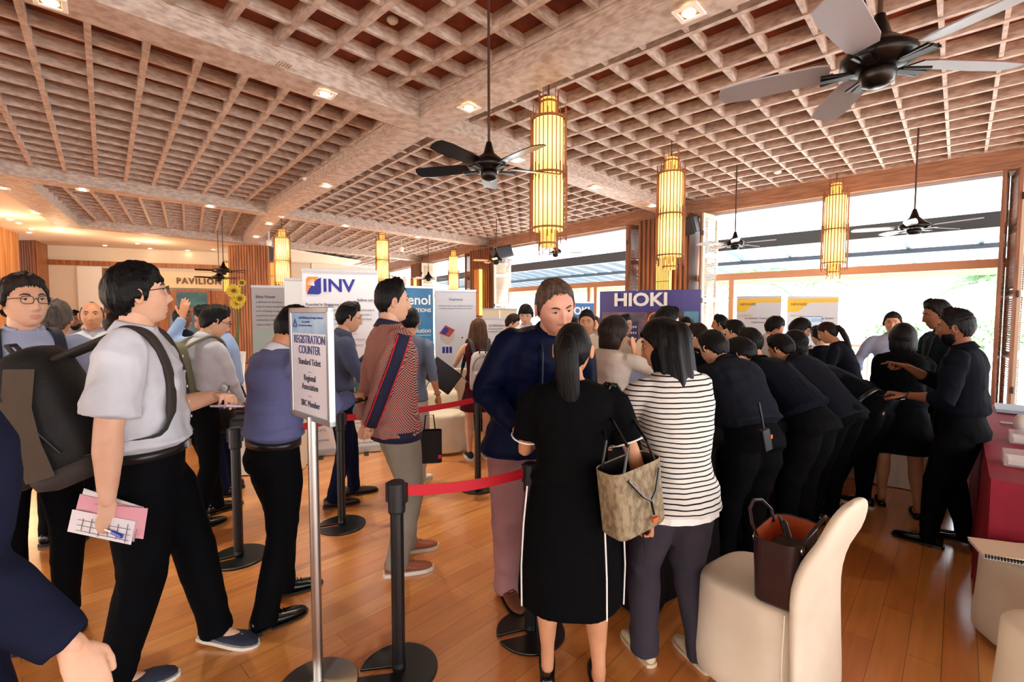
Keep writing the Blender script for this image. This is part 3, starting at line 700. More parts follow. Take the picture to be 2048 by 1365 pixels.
rc(pn, -.05, 1.2, .25, 1.27, mat('tag_green', (60, 150, 120), .5))
mlo = MB(); mlo.lathe([(.075, 0), (.085, 0), (.085, .002), (.075, .002), (.075, 0)], 28, rot(rx=PI/2, loc=(-hw+.32, -.006, 1.05))); mlo.build('ring_print', mat('ring_navy', (50, 56, 90)), pn)
rc(pn, -hw+.1, .80, -hw+.36, .87, mat('rack_dark', (60, 60, 66)))
c, a, w_ = between(570, 5.9, 625, 6.0)
t, pn = banner(c, a, w_, 2.06, mat('plain_white', (226, 232, 238), .5), 'plain white banner edge showing between the grey and the tall white banner')
c, a, w_ = between(742, 6.3, 866, 6.7)
t, pn = banner(c, a, w_, 2.0, mat('banner_blue', (44, 122, 172), .45, noise=((2.5, 2.5, 3.5), 1.2, (26, 92, 148))), 'blue roll-up banner ending in the letters nol, behind the spiky-haired man'); hw = w_/2
tx(pn, 'Amphenol', .19, hw-.03, 1.82, M_white, align='RIGHT', bold=.003); tx(pn, 'SOLUTIONS', .07, hw-.03, 1.68, M_white, align='RIGHT', bold=.001)
tx(pn, 'Solution', .09, hw-.03, 1.40, M_white, align='RIGHT'); rc(pn, hw-.3, 1.335, hw-.03, 1.34, M_white)
for i in range(4): rc(pn, hw-.32+.09*(i % 2), 1.06-.12*(i//2), hw-.25+.09*(i % 2), 1.13-.12*(i//2), mat('connector_print', (120, 150, 178), .4))
pr(pn, [(hw-.34, .62), (hw-.12, .60), (hw-.02, .78), (hw-.2, .84)], mat('unit_print', (206, 214, 224), .4))
c, a, w_ = between(870, 7.4, 952, 7.6)
t, pn = banner(c, a, w_, 2.0, mat('banner_pale', (222, 226, 236), .5, noise=((1.5, 1.5, 1.5), 1, (206, 216, 234))), 'pale banner with a small house drawing and round icons beside the white covered chair'); hw = w_/2
tx(pn, 'Emphoria', .055, 0, 1.86, M_gtxt, align='CENTER'); 
tx(pn, 'Evolution provides a range of high-power solutions', .026, 0, 1.76, M_gtxt, align='CENTER'); tx(pn, 'and safety and disposal standards for the industry', .026, 0, 1.72, M_gtxt, align='CENTER')
pr(pn, [(-hw+.08, 1.24), (-hw+.2, 1.16), (-hw+.3, 1.24), (-hw+.3, 1.34), (-hw+.19, 1.40), (-hw+.08, 1.34)], mat('house_wall', (206, 196, 186)))
pr(pn, [(-hw+.06, 1.33), (-hw+.16, 1.46), (-hw+.31, 1.38), (-hw+.22, 1.27)], mat('house_roof', (170, 70, 66)), y=-.007); pr(pn, [(-hw+.09, 1.345), (-hw+.155, 1.43), (-hw+.22, 1.395), (-hw+.155, 1.305)], M_blue, y=-.009)
for i in range(3): rc(pn, -hw+.11+.055*i, 1.02, -hw+.15+.055*i, 1.12, M_blue)
for k_, (ix, iz) in enumerate(((.10, 1.26), (.20, 1.26), (.28, 1.26), (.10, 1.08), (.20, 1.08), (.28, 1.08), (-.2, .72), (-.08, .72), (-.2, .56), (-.08, .56))):
    m = MB().lathe([(.001, 0), (.033, 0), (.033, .002), (.001, .002)], 18, rot(rx=PI/2, loc=(ix, -.006, iz))); m.build('icon_print', M_white, pn); rc(pn, ix-.014, iz-.012, ix+.014, iz+.012, M_ink if k_ != 1 else mat('logo_red', (180, 40, 50), .5), y=-.011)
# exhibitor boards behind the long-haired woman
c, a, w_ = between(948, 7.9, 1036, 8.0)
t, pn = banner(c, a, w_, 1.56, M_bw, 'white conference board with a blue triangle logo behind the man reading', name='display_board'); hw = w_/2
tri_logo(pn, -hw+.13, 1.37, .075, mat('emblem_blue', (50, 90, 170), .5), -.008)
tx(pn, '2nd ASEAN Battery Technology Conference', .05, -hw+.24, 1.44, M_navy_ink, sx=.72); tx(pn, 'Powering ASEAN:', .036, -hw+.24, 1.385, M_navy_ink); tx(pn, 'Innovating the Future of Battery', .036, -hw+.24, 1.34, M_navy_ink, sx=.8)
rc(pn, -hw, .2, hw, 1.18, mat('board_blue', (190, 206, 226), .5)); rc(pn, -hw+.12, .98, hw-.05, 1.1, mat('board_stripe', (52, 92, 160), .5), y=-.007)
for x0, x1, lb in ((965, 999, 'left one of two low cream boards behind the conference board'), (1000, 1034, 'right one of two low cream boards behind the conference board')):
    c, a, w_ = between(x0, 8.6, x1, 8.6); banner(c, a, w_, 1.72, mat('board_cream', (224, 212, 186), .6), lb, name='display_board')
# blue and violet backdrops
c, a, w_ = between(1120, 9.2, 1187, 9.4)
t, pn = banner(c, a, w_, 1.86, mat('stand_dark', (70, 84, 70), .6, noise=((5, 5, 5), 1.4, (130, 150, 120))), 'small blue HIOKI display with a photo strip beyond the tall man'); hw = w_/2
rc(pn, -hw, 1.56, hw, 1.84, mat('hioki_blue', (20, 104, 176), .4)); tx(pn, 'HIOKI', .20, hw-.08, 1.69, M_white, align='RIGHT', bold=.007)
c, a, w_ = between(1199, 7.6, 1401, 7.0)
t = thing('backdrop_wall', 'wide curved violet HIOKI backdrop with product photographs', 'backdrop', c, a); hw = w_/2
m = MB(); zt = 1.99
for i in range(12):
    x0, x1 = -hw+w_*i/12, -hw+w_*(i+1)/12; f = lambda x: -.10*(1-(x/hw)**2)
    m.loft([[Vector((x, f(x), 0)), Vector((x, f(x)+.03, 0)), Vector((x, f(x)+.03, zt)), Vector((x, f(x), zt))] for x in (x0, x1)])
pn = m.build('panel', mat('violet_print', (58, 48, 128), .4), t)
m = MB().box((0, .16, .95), (w_*.94, .22, 1.9)); m.build('rear_frame', M_alu, t)
tx(pn, 'HIOKI', .27, -.10, 1.84, M_white, align='CENTER', y=-.115, bold=.009, sx=1.1)
rc(pn, -hw+.07, .9, 0, 1.66, mat('photo_dusk', (146, 116, 130), .4, noise=((3, 3, 5), 1.5, (90, 78, 96))), y=-.106, name='photo_print'); rc(pn, -hw+.24, 1.15, -hw+.62, 1.52, mat('device_navy', (50, 52, 104), .4), y=-.112, name='device_print')
rc(pn, -hw+.27, 1.22, -hw+.48, 1.49, mat('device_screen', (84, 96, 100), .3), y=-.118, name='screen_print')
for i in range(9): rc(pn, -hw+.51+.034*(i % 3), 1.24+.09*(i//3), -hw+.53+.034*(i % 3), 1.27+.09*(i//3), M_white, y=-.118, name='key_print')
rc(pn, 0, .9, .52, 1.66, mat('photo_machine', (110, 78, 74), .4, noise=((7, 7, 9), 1.6, (46, 38, 44))), y=-.108, name='photo_print'); rc(pn, .52, .9, hw-.02, 1.67, mat('photo_cyan', (96, 160, 190), .4), y=-.075, name='photo_print')
m = MB(); m.tube([(.12+.1*math.cos(q), -.12, 1.52+.13*math.sin(q)) for q in [PI*i/10 for i in range(11)]]+[(.02, -.12, 1.2)], .011, 6); m.build('orange_cable_print', M_orange, pn)
for x0, x1, l1, lb in ((1473, 1562, 'mA Battery Testing System', 'yellow-headed white banner by the shutters, left one of the pair'), (1574, 1676, 'All-in-One Testing System', 'yellow-headed white banner in front of the bright window, right one of the pair')):
    c, a, w_ = between(x0, 8.4, x1, 8.1)
    t, pn = banner(c, a, w_, 1.93, mat('banner_pale2', (206, 214, 222), .5), lb); hw = w_/2
    m_y = mat('banner_yellow', (240, 196, 60), .5)
    pr(pn, [(-hw, 1.90), (hw, 1.90), (hw, 1.83), (-.02, 1.83), (-.08, 1.80), (-.18, 1.70), (-.24, 1.67), (-hw, 1.67)], m_y)
    tx(pn, 'NEWARE', .06, -hw+.05, 1.80, mat('olive_ink', (120, 96, 30)), y=-.008, bold=.001); tx(pn, l1, .045, hw-.06, 1.56, M_ink, align='RIGHT'); tx(pn, '(High-Power | A Range)', .04, hw-.06, 1.49, M_ink, align='RIGHT'); tx(pn, 'NEWARE', .05, -hw+.05, 1.60, m_y)
ng = thing('notice_frame', 'small registration counter notice standing before the right yellow-headed banner', 'sign', G(1622, 930), R(0)); ng.location = D(1622, 630, 6.0); ng.location.z = 0
MB().box((0, 0, .62), (.03, .03, 1.24)).build('pole', M_black, ng); MB().lathe([(.001, 0), (.15, 0), (.15, .012), (.001, .012)], 24).build('base', M_black, ng)
MB().box((0, 0, 1.41), (.27, .02, .38)).build('frame', mat('frame_blue', (70, 90, 140), .4), ng)
pn = MB().box((0, -.012, 1.41), (.25, .004, .36)).build('notice', mat('notice_white2', (216, 226, 236), .5), ng)
rc(pn, -.12, 1.53, .12, 1.58, M_skyb, y=-.016); tx(pn, 'REGISTRATION', .034, 0, 1.47, M_navy_ink, align='CENTER', y=-.016, bold=.001, sx=.85); tx(pn, 'COUNTER', .034, 0, 1.43, M_navy_ink, align='CENTER', y=-.016, bold=.001, sx=.85)

# ================================================================ covered banquet chairs
def smooth_mesh(o, lv=2):
    s = o.modifiers.new('sub', 'SUBSURF'); s.levels = lv; s.render_levels = lv
def rrect(cx, cy, z, hx, hy, r=.6, n=24, wv=0, dy=0):
    """rounded square ring"""
    out = []
    for i in range(n):
        a = 2*PI*i/n; c, s = math.cos(a), math.sin(a); k = (abs(c)**4+abs(s)**4)**-.25
        w2 = 1+wv*math.sin(a*9+.7)
        out.append((cx+hx*c*k*w2, cy+hy*s*k*w2+dy, z))
    return out
def covered_chair(loc, rz, lb, hgt=.92, seat=.47):
    """front of the chair towards +Y"""
    t = thing('covered_chair', lb, 'chair', loc, rz)
    m = MB(); m.loft([rrect(0, 0, 0, .245, .245, wv=.03), rrect(0, 0, .1, .235, .235, wv=.02), rrect(0, 0, .3, .222, .225, wv=.008), rrect(0, 0, seat-.05, .22, .225), rrect(0, 0, seat-.012, .218, .222), rrect(0, 0, seat, .20, .20), rrect(0, 0, seat+.004, .1, .1)], cap=True)
    o = m.build('seat_cover', M_cover, t, smooth=True); smooth_mesh(o, 1)
    # backrest: slab that rakes back, rounded top, skirt running to the floor
    m = MB(); rings = []
    for z, y, hx, th in ((0, -.235, .225, .030), (.12, -.232, .215, .026), (seat, -.215, .205, .030), (seat+.1, -.215, .205, .034), (seat+.22, -.245, .20, .032), (hgt-.16, -.29, .19, .030), (hgt-.07, -.315, .165, .028), (hgt-.02, -.33, .12, .022), (hgt, -.335, .06, .012)):
        rings.append([(hx*math.copysign(abs(math.cos(a))**.5, math.cos(a)), y+th*math.copysign(abs(math.sin(a))**.8, math.sin(a)), z) for a in [2*PI*i/28 for i in range(28)]])
    m.loft(rings); o = m.build('back_cover', M_cover, t, smooth=True); smooth_mesh(o, 1)
    # seam
    m = MB(); m.tube([(-.21, -.19, seat+.002), (-.222, -.19, .3), (-.236, -.2, .02)], .003, 6); m.tube([(.21, -.19, seat+.002), (.222, -.19, .3), (.236, -.2, .02)], .003, 6); m.build('seams', M_cover, t)
    return t
chA = math.atan2(.58, .81)
ch = covered_chair((1.10, 2.04, 0), chA, 'ivory covered chair in the foreground carrying a dark brown bag')
ch2 = covered_chair((2.53, 2.16, 0), R(86), 'ivory covered chair at the right edge with a spiral notebook on its seat')
ch3 = covered_chair((2.06, 1.60, 0), R(80), 'ivory cover corner at the bottom right, nearest the camera')
ch4 = covered_chair(D(905, 630, 6.3)-Vector((0, 0, 1.62)), R(20), 'round-backed ivory covered chair in front of the pale icon banner', hgt=.95)
ch5 = covered_chair(D(890, 630, 5.6)-Vector((0, 0, 1.62)), R(200), 'ivory chair cover turned away beneath the black laptop case', hgt=.82)

# ================================================================ tables
def cloth_table(name, lb, c, ang, lx, ly, h_, mt, wv=.012):
    t = thing(name, lb, 'table', c, ang)
    m = MB(); m.box((0, 0, h_-.015), (lx, ly, .03)); m.build('table_top', mt, t)
    m = MB()
    for sx_ in (-1, 1):
        for sy_ in (-1, 1): m.box((sx_*(lx/2-.08), sy_*(ly/2-.08), (h_-.03)/2), (.04, .04, h_-.03))
    m.build('table_legs', M_black, t)
    def ring(z, g, wv_):
        out = []; per = 2*(lx+ly); n = int(per/.06)
        for i in range(n):
            s = per*i/n
            if s < lx: x, y, nx, ny = -lx/2+s, -ly/2, 0, -1
            elif s < lx+ly: x, y, nx, ny = lx/2, -ly/2+s-lx, 1, 0
            elif s < 2*lx+ly: x, y, nx, ny = lx/2-(s-lx-ly), ly/2, 0, 1
            else: x, y, nx, ny = -lx/2, ly/2-(s-2*lx-ly), -1, 0
            o_ = g+wv_*math.sin(s*26)+wv_*.6*math.sin(s*11+1); out.append((x+nx*o_, y+ny*o_, z))
        return out
    m = MB(); m.loft([ring(.01, .035, wv), ring(h_*.5, .02, wv*.6), ring(h_-.03, .008, .001), ring(h_+.003, .004, 0), ring(h_+.004, -.02, 0)]); m.build('tablecloth', mt, t, smooth=False)
    return t
# black registration table that the crowd leans over
tA = math.atan2(.67, .74)
cloth_table('registration_table', 'black-clothed registration table the crowd in black bends over', Vector((.45, 2.62, 0))+Vector((.74, .67, 0))*2.2, tA, 4.2, .55, .75, M_bcloth)
# crimson table at the right
u_ = dA.copy(); v_ = Vector((u_.y, -u_.x, 0)); cr0 = G(1982, 960, .75); c = cr0+u_*1.5+v_*.42
cloth_table('crimson_table', 'crimson-clothed table at the right with clear acrylic trays', (c.x, c.y, 0), math.atan2(u_.y, u_.x), 3.0, .84, .75, M_rcloth, .006)
# white table behind the pointing man, white tables at the left rear
c = G(1840, 985); cloth_table('white_table', 'white-clothed table between the woman in the dark dress and the bearded man', (c.x+.3, c.y+.62, 0), math.atan2(u_.y, u_.x), 1.3, .6, .73, M_wcloth)
c = G(478, 958); cloth_table('white_table', 'low white-clothed table behind the left stanchion, loaded with bags', (c.x, c.y+.45, 0), R(8), .9, .7, .66, M_wcloth)
c = G(925, 868); cloth_table('black_table', 'black-clothed table under the laptop case left of the woman in maroon', (c.x, c.y+.5, 0), R(8), .7, .7, .72, M_bcloth)

# ================================================================ things on tables and chairs
# brown tote bag on the chair seat
M_choc = mat('chocolate_leather', (48, 26, 26), .32, noise=((6, 6, 6), 1, (38, 20, 22)), bump=((60, 60, 60), .1)); M_tan = mat('tan_lining', (196, 92, 40), .6)
def tote(name, lb, loc, rz, w_, d_, h_, mt, lining, flare=1.12):
    t = thing(name, lb, 'bag', loc, rz)
    m = MB()
    def rg(z, k, ex=0): return [(w_/2*k*math.copysign(abs(math.cos(a))**.35, math.cos(a)), (d_/2*k-ex*(abs(math.cos(a))**3))*math.copysign(abs(math.sin(a))**.35, math.sin(a)), z) for a in [2*PI*i/32 for i in range(32)]]
    m.loft([rg(0, .95), rg(.01, 1), rg(h_*.5, (1+flare)/2, .01), rg(h_, flare, .02), rg(h_+.002, flare*.985, .02), rg(h_*.45, .93, .01), rg(.03, .9)])
    b_ = m.build('body', mt, t, smooth=False, bevel=None)
    m = MB(); m.loft([rg(h_-.004, flare*.975, .02), rg(h_*.5, .925, .01)], cap=False); lo_ = m.build('lining', lining, b_)
    m = MB(); m.box((0, 0, h_*.45), (w_*.8, d_*.7, h_*.5)); m.build('contents', mat('bag_contents', (40, 36, 36), .6), b_)
    return t
bg_ = tote('handbag', 'dark brown leather tote bag with arched handles on the foreground chair', (1.13, 1.92, .474), chA+R(8), .30, .16, .265, M_choc, M_tan)
m = MB()
for s in (-1, 1): m.tube([(-.10, s*.078, .24), (-.11, s*.095, .29), (-.07, s*.12, .335), (0, s*.13, .35), (.07, s*.12, .335), (.11, s*.095, .29), (.10, s*.078, .24)], .0065, 8)
m.build('handles', M_choc, bg_)
m = MB()
for s in (-1, 1):
    for s2 in (-1, 1): m.lathe([(.012, -.003), (.018, -.003), (.018, .003), (.012, .003), (.012, -.003)], 14, rot(rx=PI/2, loc=(s*.10, s2*.086, .24)))
m.lathe([(.001, 0), (.009, 0), (.008, .005), (.001, .006)], 14, rot(rx=PI/2, loc=(-.0, -.086, .17))); m.build('metal_fittings', M_steel, bg_)
MB().box((0, -.083, .195), (.035, .006, .07)).build('strap_tab', M_choc, bg_)
m = MB(); m.tube([(.06, .02, .22), (.02, .03, .30), (-.04, .0, .31), (-.07, -.03, .26)], [(.012, .004)]*4, 8); m.build('umbrella_strap', M_black, bg_)
# spiral notebook
nb = thing('notebook', 'spiral-bound cream notebook lying on the right covered chair', 'notebook', tuple(G(2002, 1105, .492)), R(-28))
MB().box((.03, 0, 0), (.24, .2, .012)).build('pages', M_paper, nb); cvr = MB().box((.03, .0, .011), (.245, .2, .005)).build('cover', mat('notebook_cover', (230, 216, 190), .6), nb, M=rot(ry=R(-3), loc=(0, 0, .004)))
m = MB()
for i in range(22): m.lathe([(.008, -.002), (.010, -.002), (.010, .002), (.008, .002), (.008, -.002)], 10, rot(ry=PI/2, loc=(-.085+.0109*i, -.1, .006)))
m.build('spiral_binding', M_black, nb)
# acrylic trays, roll, papers on the crimson table
M_acr = mat('clear_acrylic', (232, 226, 222), .08, alpha=.22, spec=.8)
def tray(p, rz, lb, s=.16):
    t = thing('acrylic_tray', lb, 'tray', p, rz); m = MB()
    m.box((0, 0, .003), (s, s*.8, .006))
    for sx_, sy_, a, b2 in ((-1, 0, .006, s*.8), (1, 0, .006, s*.8), (0, -1, s, .006), (0, 1, s, .006)): m.box((sx_*s/2, sy_*s*.4, .035), (a, b2, .07))
    m.build('tray', M_acr, t); MB().box((0, 0, .022), (s*.8, s*.6, .03)).build('cards', M_paper, t); return t
tray(G(2040, 930, .757), math.atan2(u_.y, u_.x), 'clear acrylic tray nearest the front edge of the crimson table', .17)
tray(G(2046, 886, .757), math.atan2(u_.y, u_.x), 'second clear acrylic tray, behind the first on the crimson table', .16)
tag(MB().box(G(2022, 818, .775), (.42, .2, .03), .8).build('paper_ream', mat('ream_grey', (160, 180, 200), .5), None, bevel=.004), 'grey-blue stack of papers at the rear of the crimson table', 'papers')
tag(MB().tube([G(2000, 846, .77), G(2046, 850, .77)], .011, 10).build('pointer_rod', M_alu), 'thin silver rod lying across the crimson table', 'rod')
tag(MB().lathe([(.001, 0), (.04, 0), (.055, .04), (.05, .1), (.03, .13), (.001, .135)], 20, Matrix.Translation(G(2046, 866, .757))).build('white_jar', M_white, smooth=True), 'white rounded jar at the right edge of the crimson table', 'jar')
# table clutter by the black table: crumpled clear bag, tray of lanyards
tag(MB().box(G(1272, 862, .80), (.16, .12, .09), .7).build('lanyard_tray', mat('lanyard_beige', (206, 190, 160), .6, noise=((40, 40, 40), 1.5, (120, 108, 96))), bevel=.02), 'beige tray of lanyards on the black table beside the striped sleeve', 'tray')
for i, (x, y) in enumerate(((1300, 800), (1330, 790), (1350, 775))): pass
# yellow carrier bag, laptop case, bags on the rear table
yb = tote('carrier_bag', 'yellow carrier bag held beside the woman in the maroon skirt', G(1003, 857, 0)+Vector((0, 0, .22)), R(10), .3, .12, .38, mat('yellow_bag', (232, 186, 50), .6), mat('yellow_bag', 0))
MB().tube([(-.08, 0, .37), (-.05, 0, .5), (.05, 0, .5), (.08, 0, .37)], .006, 6).build('handles', mat('yellow_bag', 0), yb)
q = D(885, 752, 5.2)
lc = thing('laptop_case', 'black leather laptop case standing tilted on the table at the chairs', 'case', q, R(20)); MB().box((0, 0, 0), (.36, .05, .27)).build('case_body', M_black, lc, M=rot(ry=R(38)), bevel=.015); MB().box((0, -.028, .02), (.34, .008, .2)).build('flap', M_blackp, lc, M=rot(ry=R(38)))
q = G(455, 840, .675)
ob = thing('orange_pouch', 'orange leather pouch on the rear white table', 'pouch', G(478, 829, .76)+Vector((0, 0, 0)), R(20)); MB().tube([(-.11, 0, .02), (-.06, 0, .045), (.04, 0, .05), (.12, 0, .01)], [(.03, .02), (.055, .03), (.055, .03), (.03, .018)], 14).build('pouch_body', mat('orange_leather', (196, 104, 50), .45), ob, smooth=True); MB().tube([(.12, 0, .01), (.16, .0, .05), (.19, .02, .01)], .006, 6).build('wrist_loop', mat('orange_leather', 0), ob)
for (x, y, lb, mt_, s) in ((470, 852, 'dark handbag with a brown strap on the rear white table', 'dark', (.26, .16, .2)), (492, 862, 'black box bag beside the orange pouch', 'blk', (.2, .16, .16))):
    p = G(x, y+10, .665); o = thing('bag', lb, 'bag', p, R(15)); m = MB(); m.box((0, 0, s[2]/2), s); m.build('bag_body', mat('bag_'+mt_, (38, 30, 28) if mt_ == 'dark' else (18, 18, 20), .5), o, bevel=.03)
    MB().tube([(-s[0]*.4, 0, s[2]*.9), (-s[0]*.3, -.05, s[2]*1.3), (s[0]*.3, -.06, s[2]*1.3), (s[0]*.4, 0, s[2]*.9)], .007, 6).build('strap', mat('strap_brown', (92, 40, 30), .5), o)
# sunflowers in the lobby
fl = thing('flower_arrangement', 'tall arrangement with big yellow daisies by the lobby sign', 'flowers', D(472, 630, 8.6)-Vector((0, 0, 1.62)))
MB().lathe([(.001, 0), (.14, 0), (.1, .5), (.14, .95), (.001, .95)], 20).build('vase', mat('vase_white', (220, 216, 210), .4), fl, smooth=True)
for (x, y, r_) in ((467, 582, .13), (474, 606, .12), (480, 598, .10), (484, 566, .06)):
    p = D(x, y, 8.5); l_ = Vector(p)-Vector(fl.location); m = MB(); tl = rot(rx=R(80), rz=R(20), loc=l_)
    for k in range(14):
        a = 2*PI*k/14; mm = tl@Matrix.Rotation(a, 4, 'Z'); m.loft([[mm@Vector((x_, s_*w2, z_)) for s_, z_ in ((-1, 0), (1, 0), (1, .004), (-1, .004))] for x_, w2 in ((.02, .012), (r_*.6, .028), (r_, .006))])
    m.build('flower', mat('petal_yellow', (240, 214, 70), .6), fl); MB().lathe([(.001, 0), (.035, 0), (.03, .02), (.001, .024)], 14, tl).build('flower_centre', mat('flower_brown', (120, 84, 30), .7), fl)
    MB().tube([(0, 0, .9), l_*.6+Vector((0, 0, .4)), l_], .007, 6).build('stem', mat('leaf_green', (86, 120, 60), .6), fl)

# ================================================================ palms and shrubs beyond the terrace
M_leaf = mat('palm_leaf', (66, 104, 58), .6, noise=((2, 2, 2), 1.3, (104, 138, 86))); M_trunk = mat('palm_trunk', (196, 186, 168), .8)
def palm(loc, hgt, seed, lb, n=14, sp=2.0):
    rg = random.Random(seed); t = thing('palm_tree', lb, 'tree', loc)
    MB().tube([(0, 0, 0), (.1, 0, hgt*.5), (0, .05, hgt)], [.14, .1, .09], 10).build('trunk', M_trunk, t)
    for k in range(n):
        a = 2*PI*k/n+rg.random()*.3; el = R(rg.uniform(5, 60)); L_ = sp*rg.uniform(.8, 1.1); pts = []; m = MB()
        for i in range(9):
            s = i/8; rr = L_*s*math.cos(el*(1-s*.4)); z = hgt+L_*s*math.sin(el)-1.1*s*s*L_*.6; pts.append(Vector((rr*math.cos(a), rr*math.sin(a), z)))
        m.tube(pts, [.02*(1-i/10) for i in range(9)], 5)
        for i in range(24):
            s = .12+.86*i/24; j = s*8; i0 = min(int(j), 7); p = pts[i0].lerp(pts[i0+1], j-i0); d_ = (pts[i0+1]-pts[i0]).normalized(); sd_ = d_.cross(Vector((0, 0, 1))).normalized()
            for q in (-1, 1):
                e = p+sd_*q*.42*(1-abs(s-.4))+d_*.2-Vector((0, 0, .16)); mid = p.lerp(e, .5)+Vector((0, 0, .03))
                m.add([p-d_*.012, p+d_*.012, mid+d_*.022, e, mid-d_*.022], [(0, 1, 2, 3, 4)])
        m.build('frond', M_leaf, t)
def far(px, d): p = D(px, 630, d); p.z = -.05; return p
palm(far(1500, 19), 3.0, 3, 'pale palm just outside, right of the near shutters'); palm(far(1165, 27), 3.4, 5, 'pale palm seen above the small blue display'); palm(far(1640, 26), 3.6, 9, 'pale palm beyond the middle of the wide window'); palm(far(1975, 19), 3.0, 12, 'pale palm at the right end of the wide window')
def shrub(loc, r_, seed, lb, h_=1.6):
    rg = random.Random(seed); m = MB()
    for k in range(900):
        a, b2 = rg.random()*2*PI, math.acos(rg.uniform(-.2, 1)); rr = r_*rg.uniform(.6, 1)
        p = Vector((rr*math.sin(b2)*math.cos(a), rr*math.sin(b2)*math.sin(a), h_*.5+rr*math.cos(b2)*h_*.5/r_)); d1 = Vector((rg.gauss(0, 1), rg.gauss(0, 1), rg.gauss(0, 1))).normalized()*.13; d2 = d1.orthogonal().normalized()*.05
        m.add([p-d1, p+d2, p+d1, p-d2], [(0, 1, 2, 3)])
    o = m.build('shrub', M_leaf); tag(o, lb, 'shrub'); o.location = loc
shrub(far(1845, 15), 1.6, 1, 'pale leafy shrub beyond the terrace rail, left of the tall dark-clad man'); shrub(far(1480, 22), 2.0, 2, 'pale shrub outside behind the left yellow banner'); shrub(far(1180, 24), 2.2, 4, 'pale shrub outside above the small blue display'); shrub(far(1990, 16), 1.6, 6, 'pale shrub outside at the right window edge')
# ================================================================ people
def skin_mat(k):
    c = {'fair': ((226, 182, 152), (214, 162, 132)), 'tan': ((206, 150, 112), (190, 132, 96)), 'brown': ((142, 92, 64), (122, 76, 52)), 'pink': ((220, 168, 144), (206, 146, 124))}[k]
    return mat('skin_'+k, c[0], .5, noise=((9, 9, 9), 1.0, c[1]), spec=.35)
def hair_mat(k):
    c = {'black': ((9, 8, 9), (18, 16, 17)), 'darkbrown': ((24, 16, 13), (42, 28, 22)), 'brown': ((66, 42, 30), (92, 60, 42)), 'grey': ((96, 88, 82), (60, 54, 50)), 'greybrown': ((88, 70, 58), (58, 44, 36))}[k]
    return mat('hair_'+k, c[0], .46, noise=((60, 60, 8), 1.2, c[1]), bump=((110, 110, 7), .7), spec=.16)
_L = {k: mat('lips_'+k, c, .45) for k, c in dict(fair=(212, 146, 126), tan=(188, 124, 98), brown=(122, 74, 60), pink=(204, 136, 118)).items()}
M_eye = mat('eye_white', (200, 190, 182), .3); M_iris = mat('iris', (30, 20, 16), .15); M_brow = mat('eyebrow', (30, 24, 22), .7)
def fab(name, rgb, rgb2=None, scale=5, sheen=.15, rough=.85):
    return mat(name, rgb, rough, noise=((scale, scale, scale), 1.0, rgb2 or tuple(int(v*.9) for v in rgb)), bump=((16, 16, 10), .6), spec=.15 if sum(rgb) > 120 else .06, sheen=0)
def head_grid(nu, nv):
    u = (np.arange(nu)/nu)*2*PI
    phi = u-.42*np.sin(u)
    th = np.linspace(.02, PI-.02, nv)
    P, T = np.meshgrid(phi, th)      # rows by theta
    return np.stack([np.sin(T)*np.sin(P), np.sin(T)*np.cos(P), np.cos(T)], -1)
def head_base(d, wide=1.0):
    x, y, z = d[..., 0], d[..., 1], d[..., 2]
    lf = np.clip(-z, 0, 1)*np.clip(y+.2, 0, 1)
    k = 2+1.1*np.clip(lf*1.6, 0, 1)
    r = 1/np.power(np.abs(x)**2.2+np.abs(y)**k+np.abs(z)**k+1e-9, 1/k)
    p = d*r[..., None]
    X = p[..., 0]*.075*wide; Y = np.where(p[..., 1] > 0, p[..., 1]*.088, p[..., 1]*.102); Z = np.where(p[..., 2] > 0, p[..., 2]*.112, p[..., 2]*.118)
    t = np.clip(-Z/.118, 0, 1)
    X = X*(1-.30*t**1.5); Y = np.where(Y < 0, Y*(1-.55*t**1.3), Y*(1-.06*t))
    X = X*(1-.05*np.clip((Z-.03)/.08, 0, 1))
    return np.stack([X, Y, Z], -1)
def _quads(nu, nv):
    fs = []
    for i in range(nv-1):
        for j in range(nu): a = i*nu+j; b = i*nu+(j+1) % nu; fs.append((a, a+nu, b+nu, b))
    fs.append(tuple(range(nu))); fs.append(tuple(range((nv-1)*nu, nv*nu))[::-1]); return fs
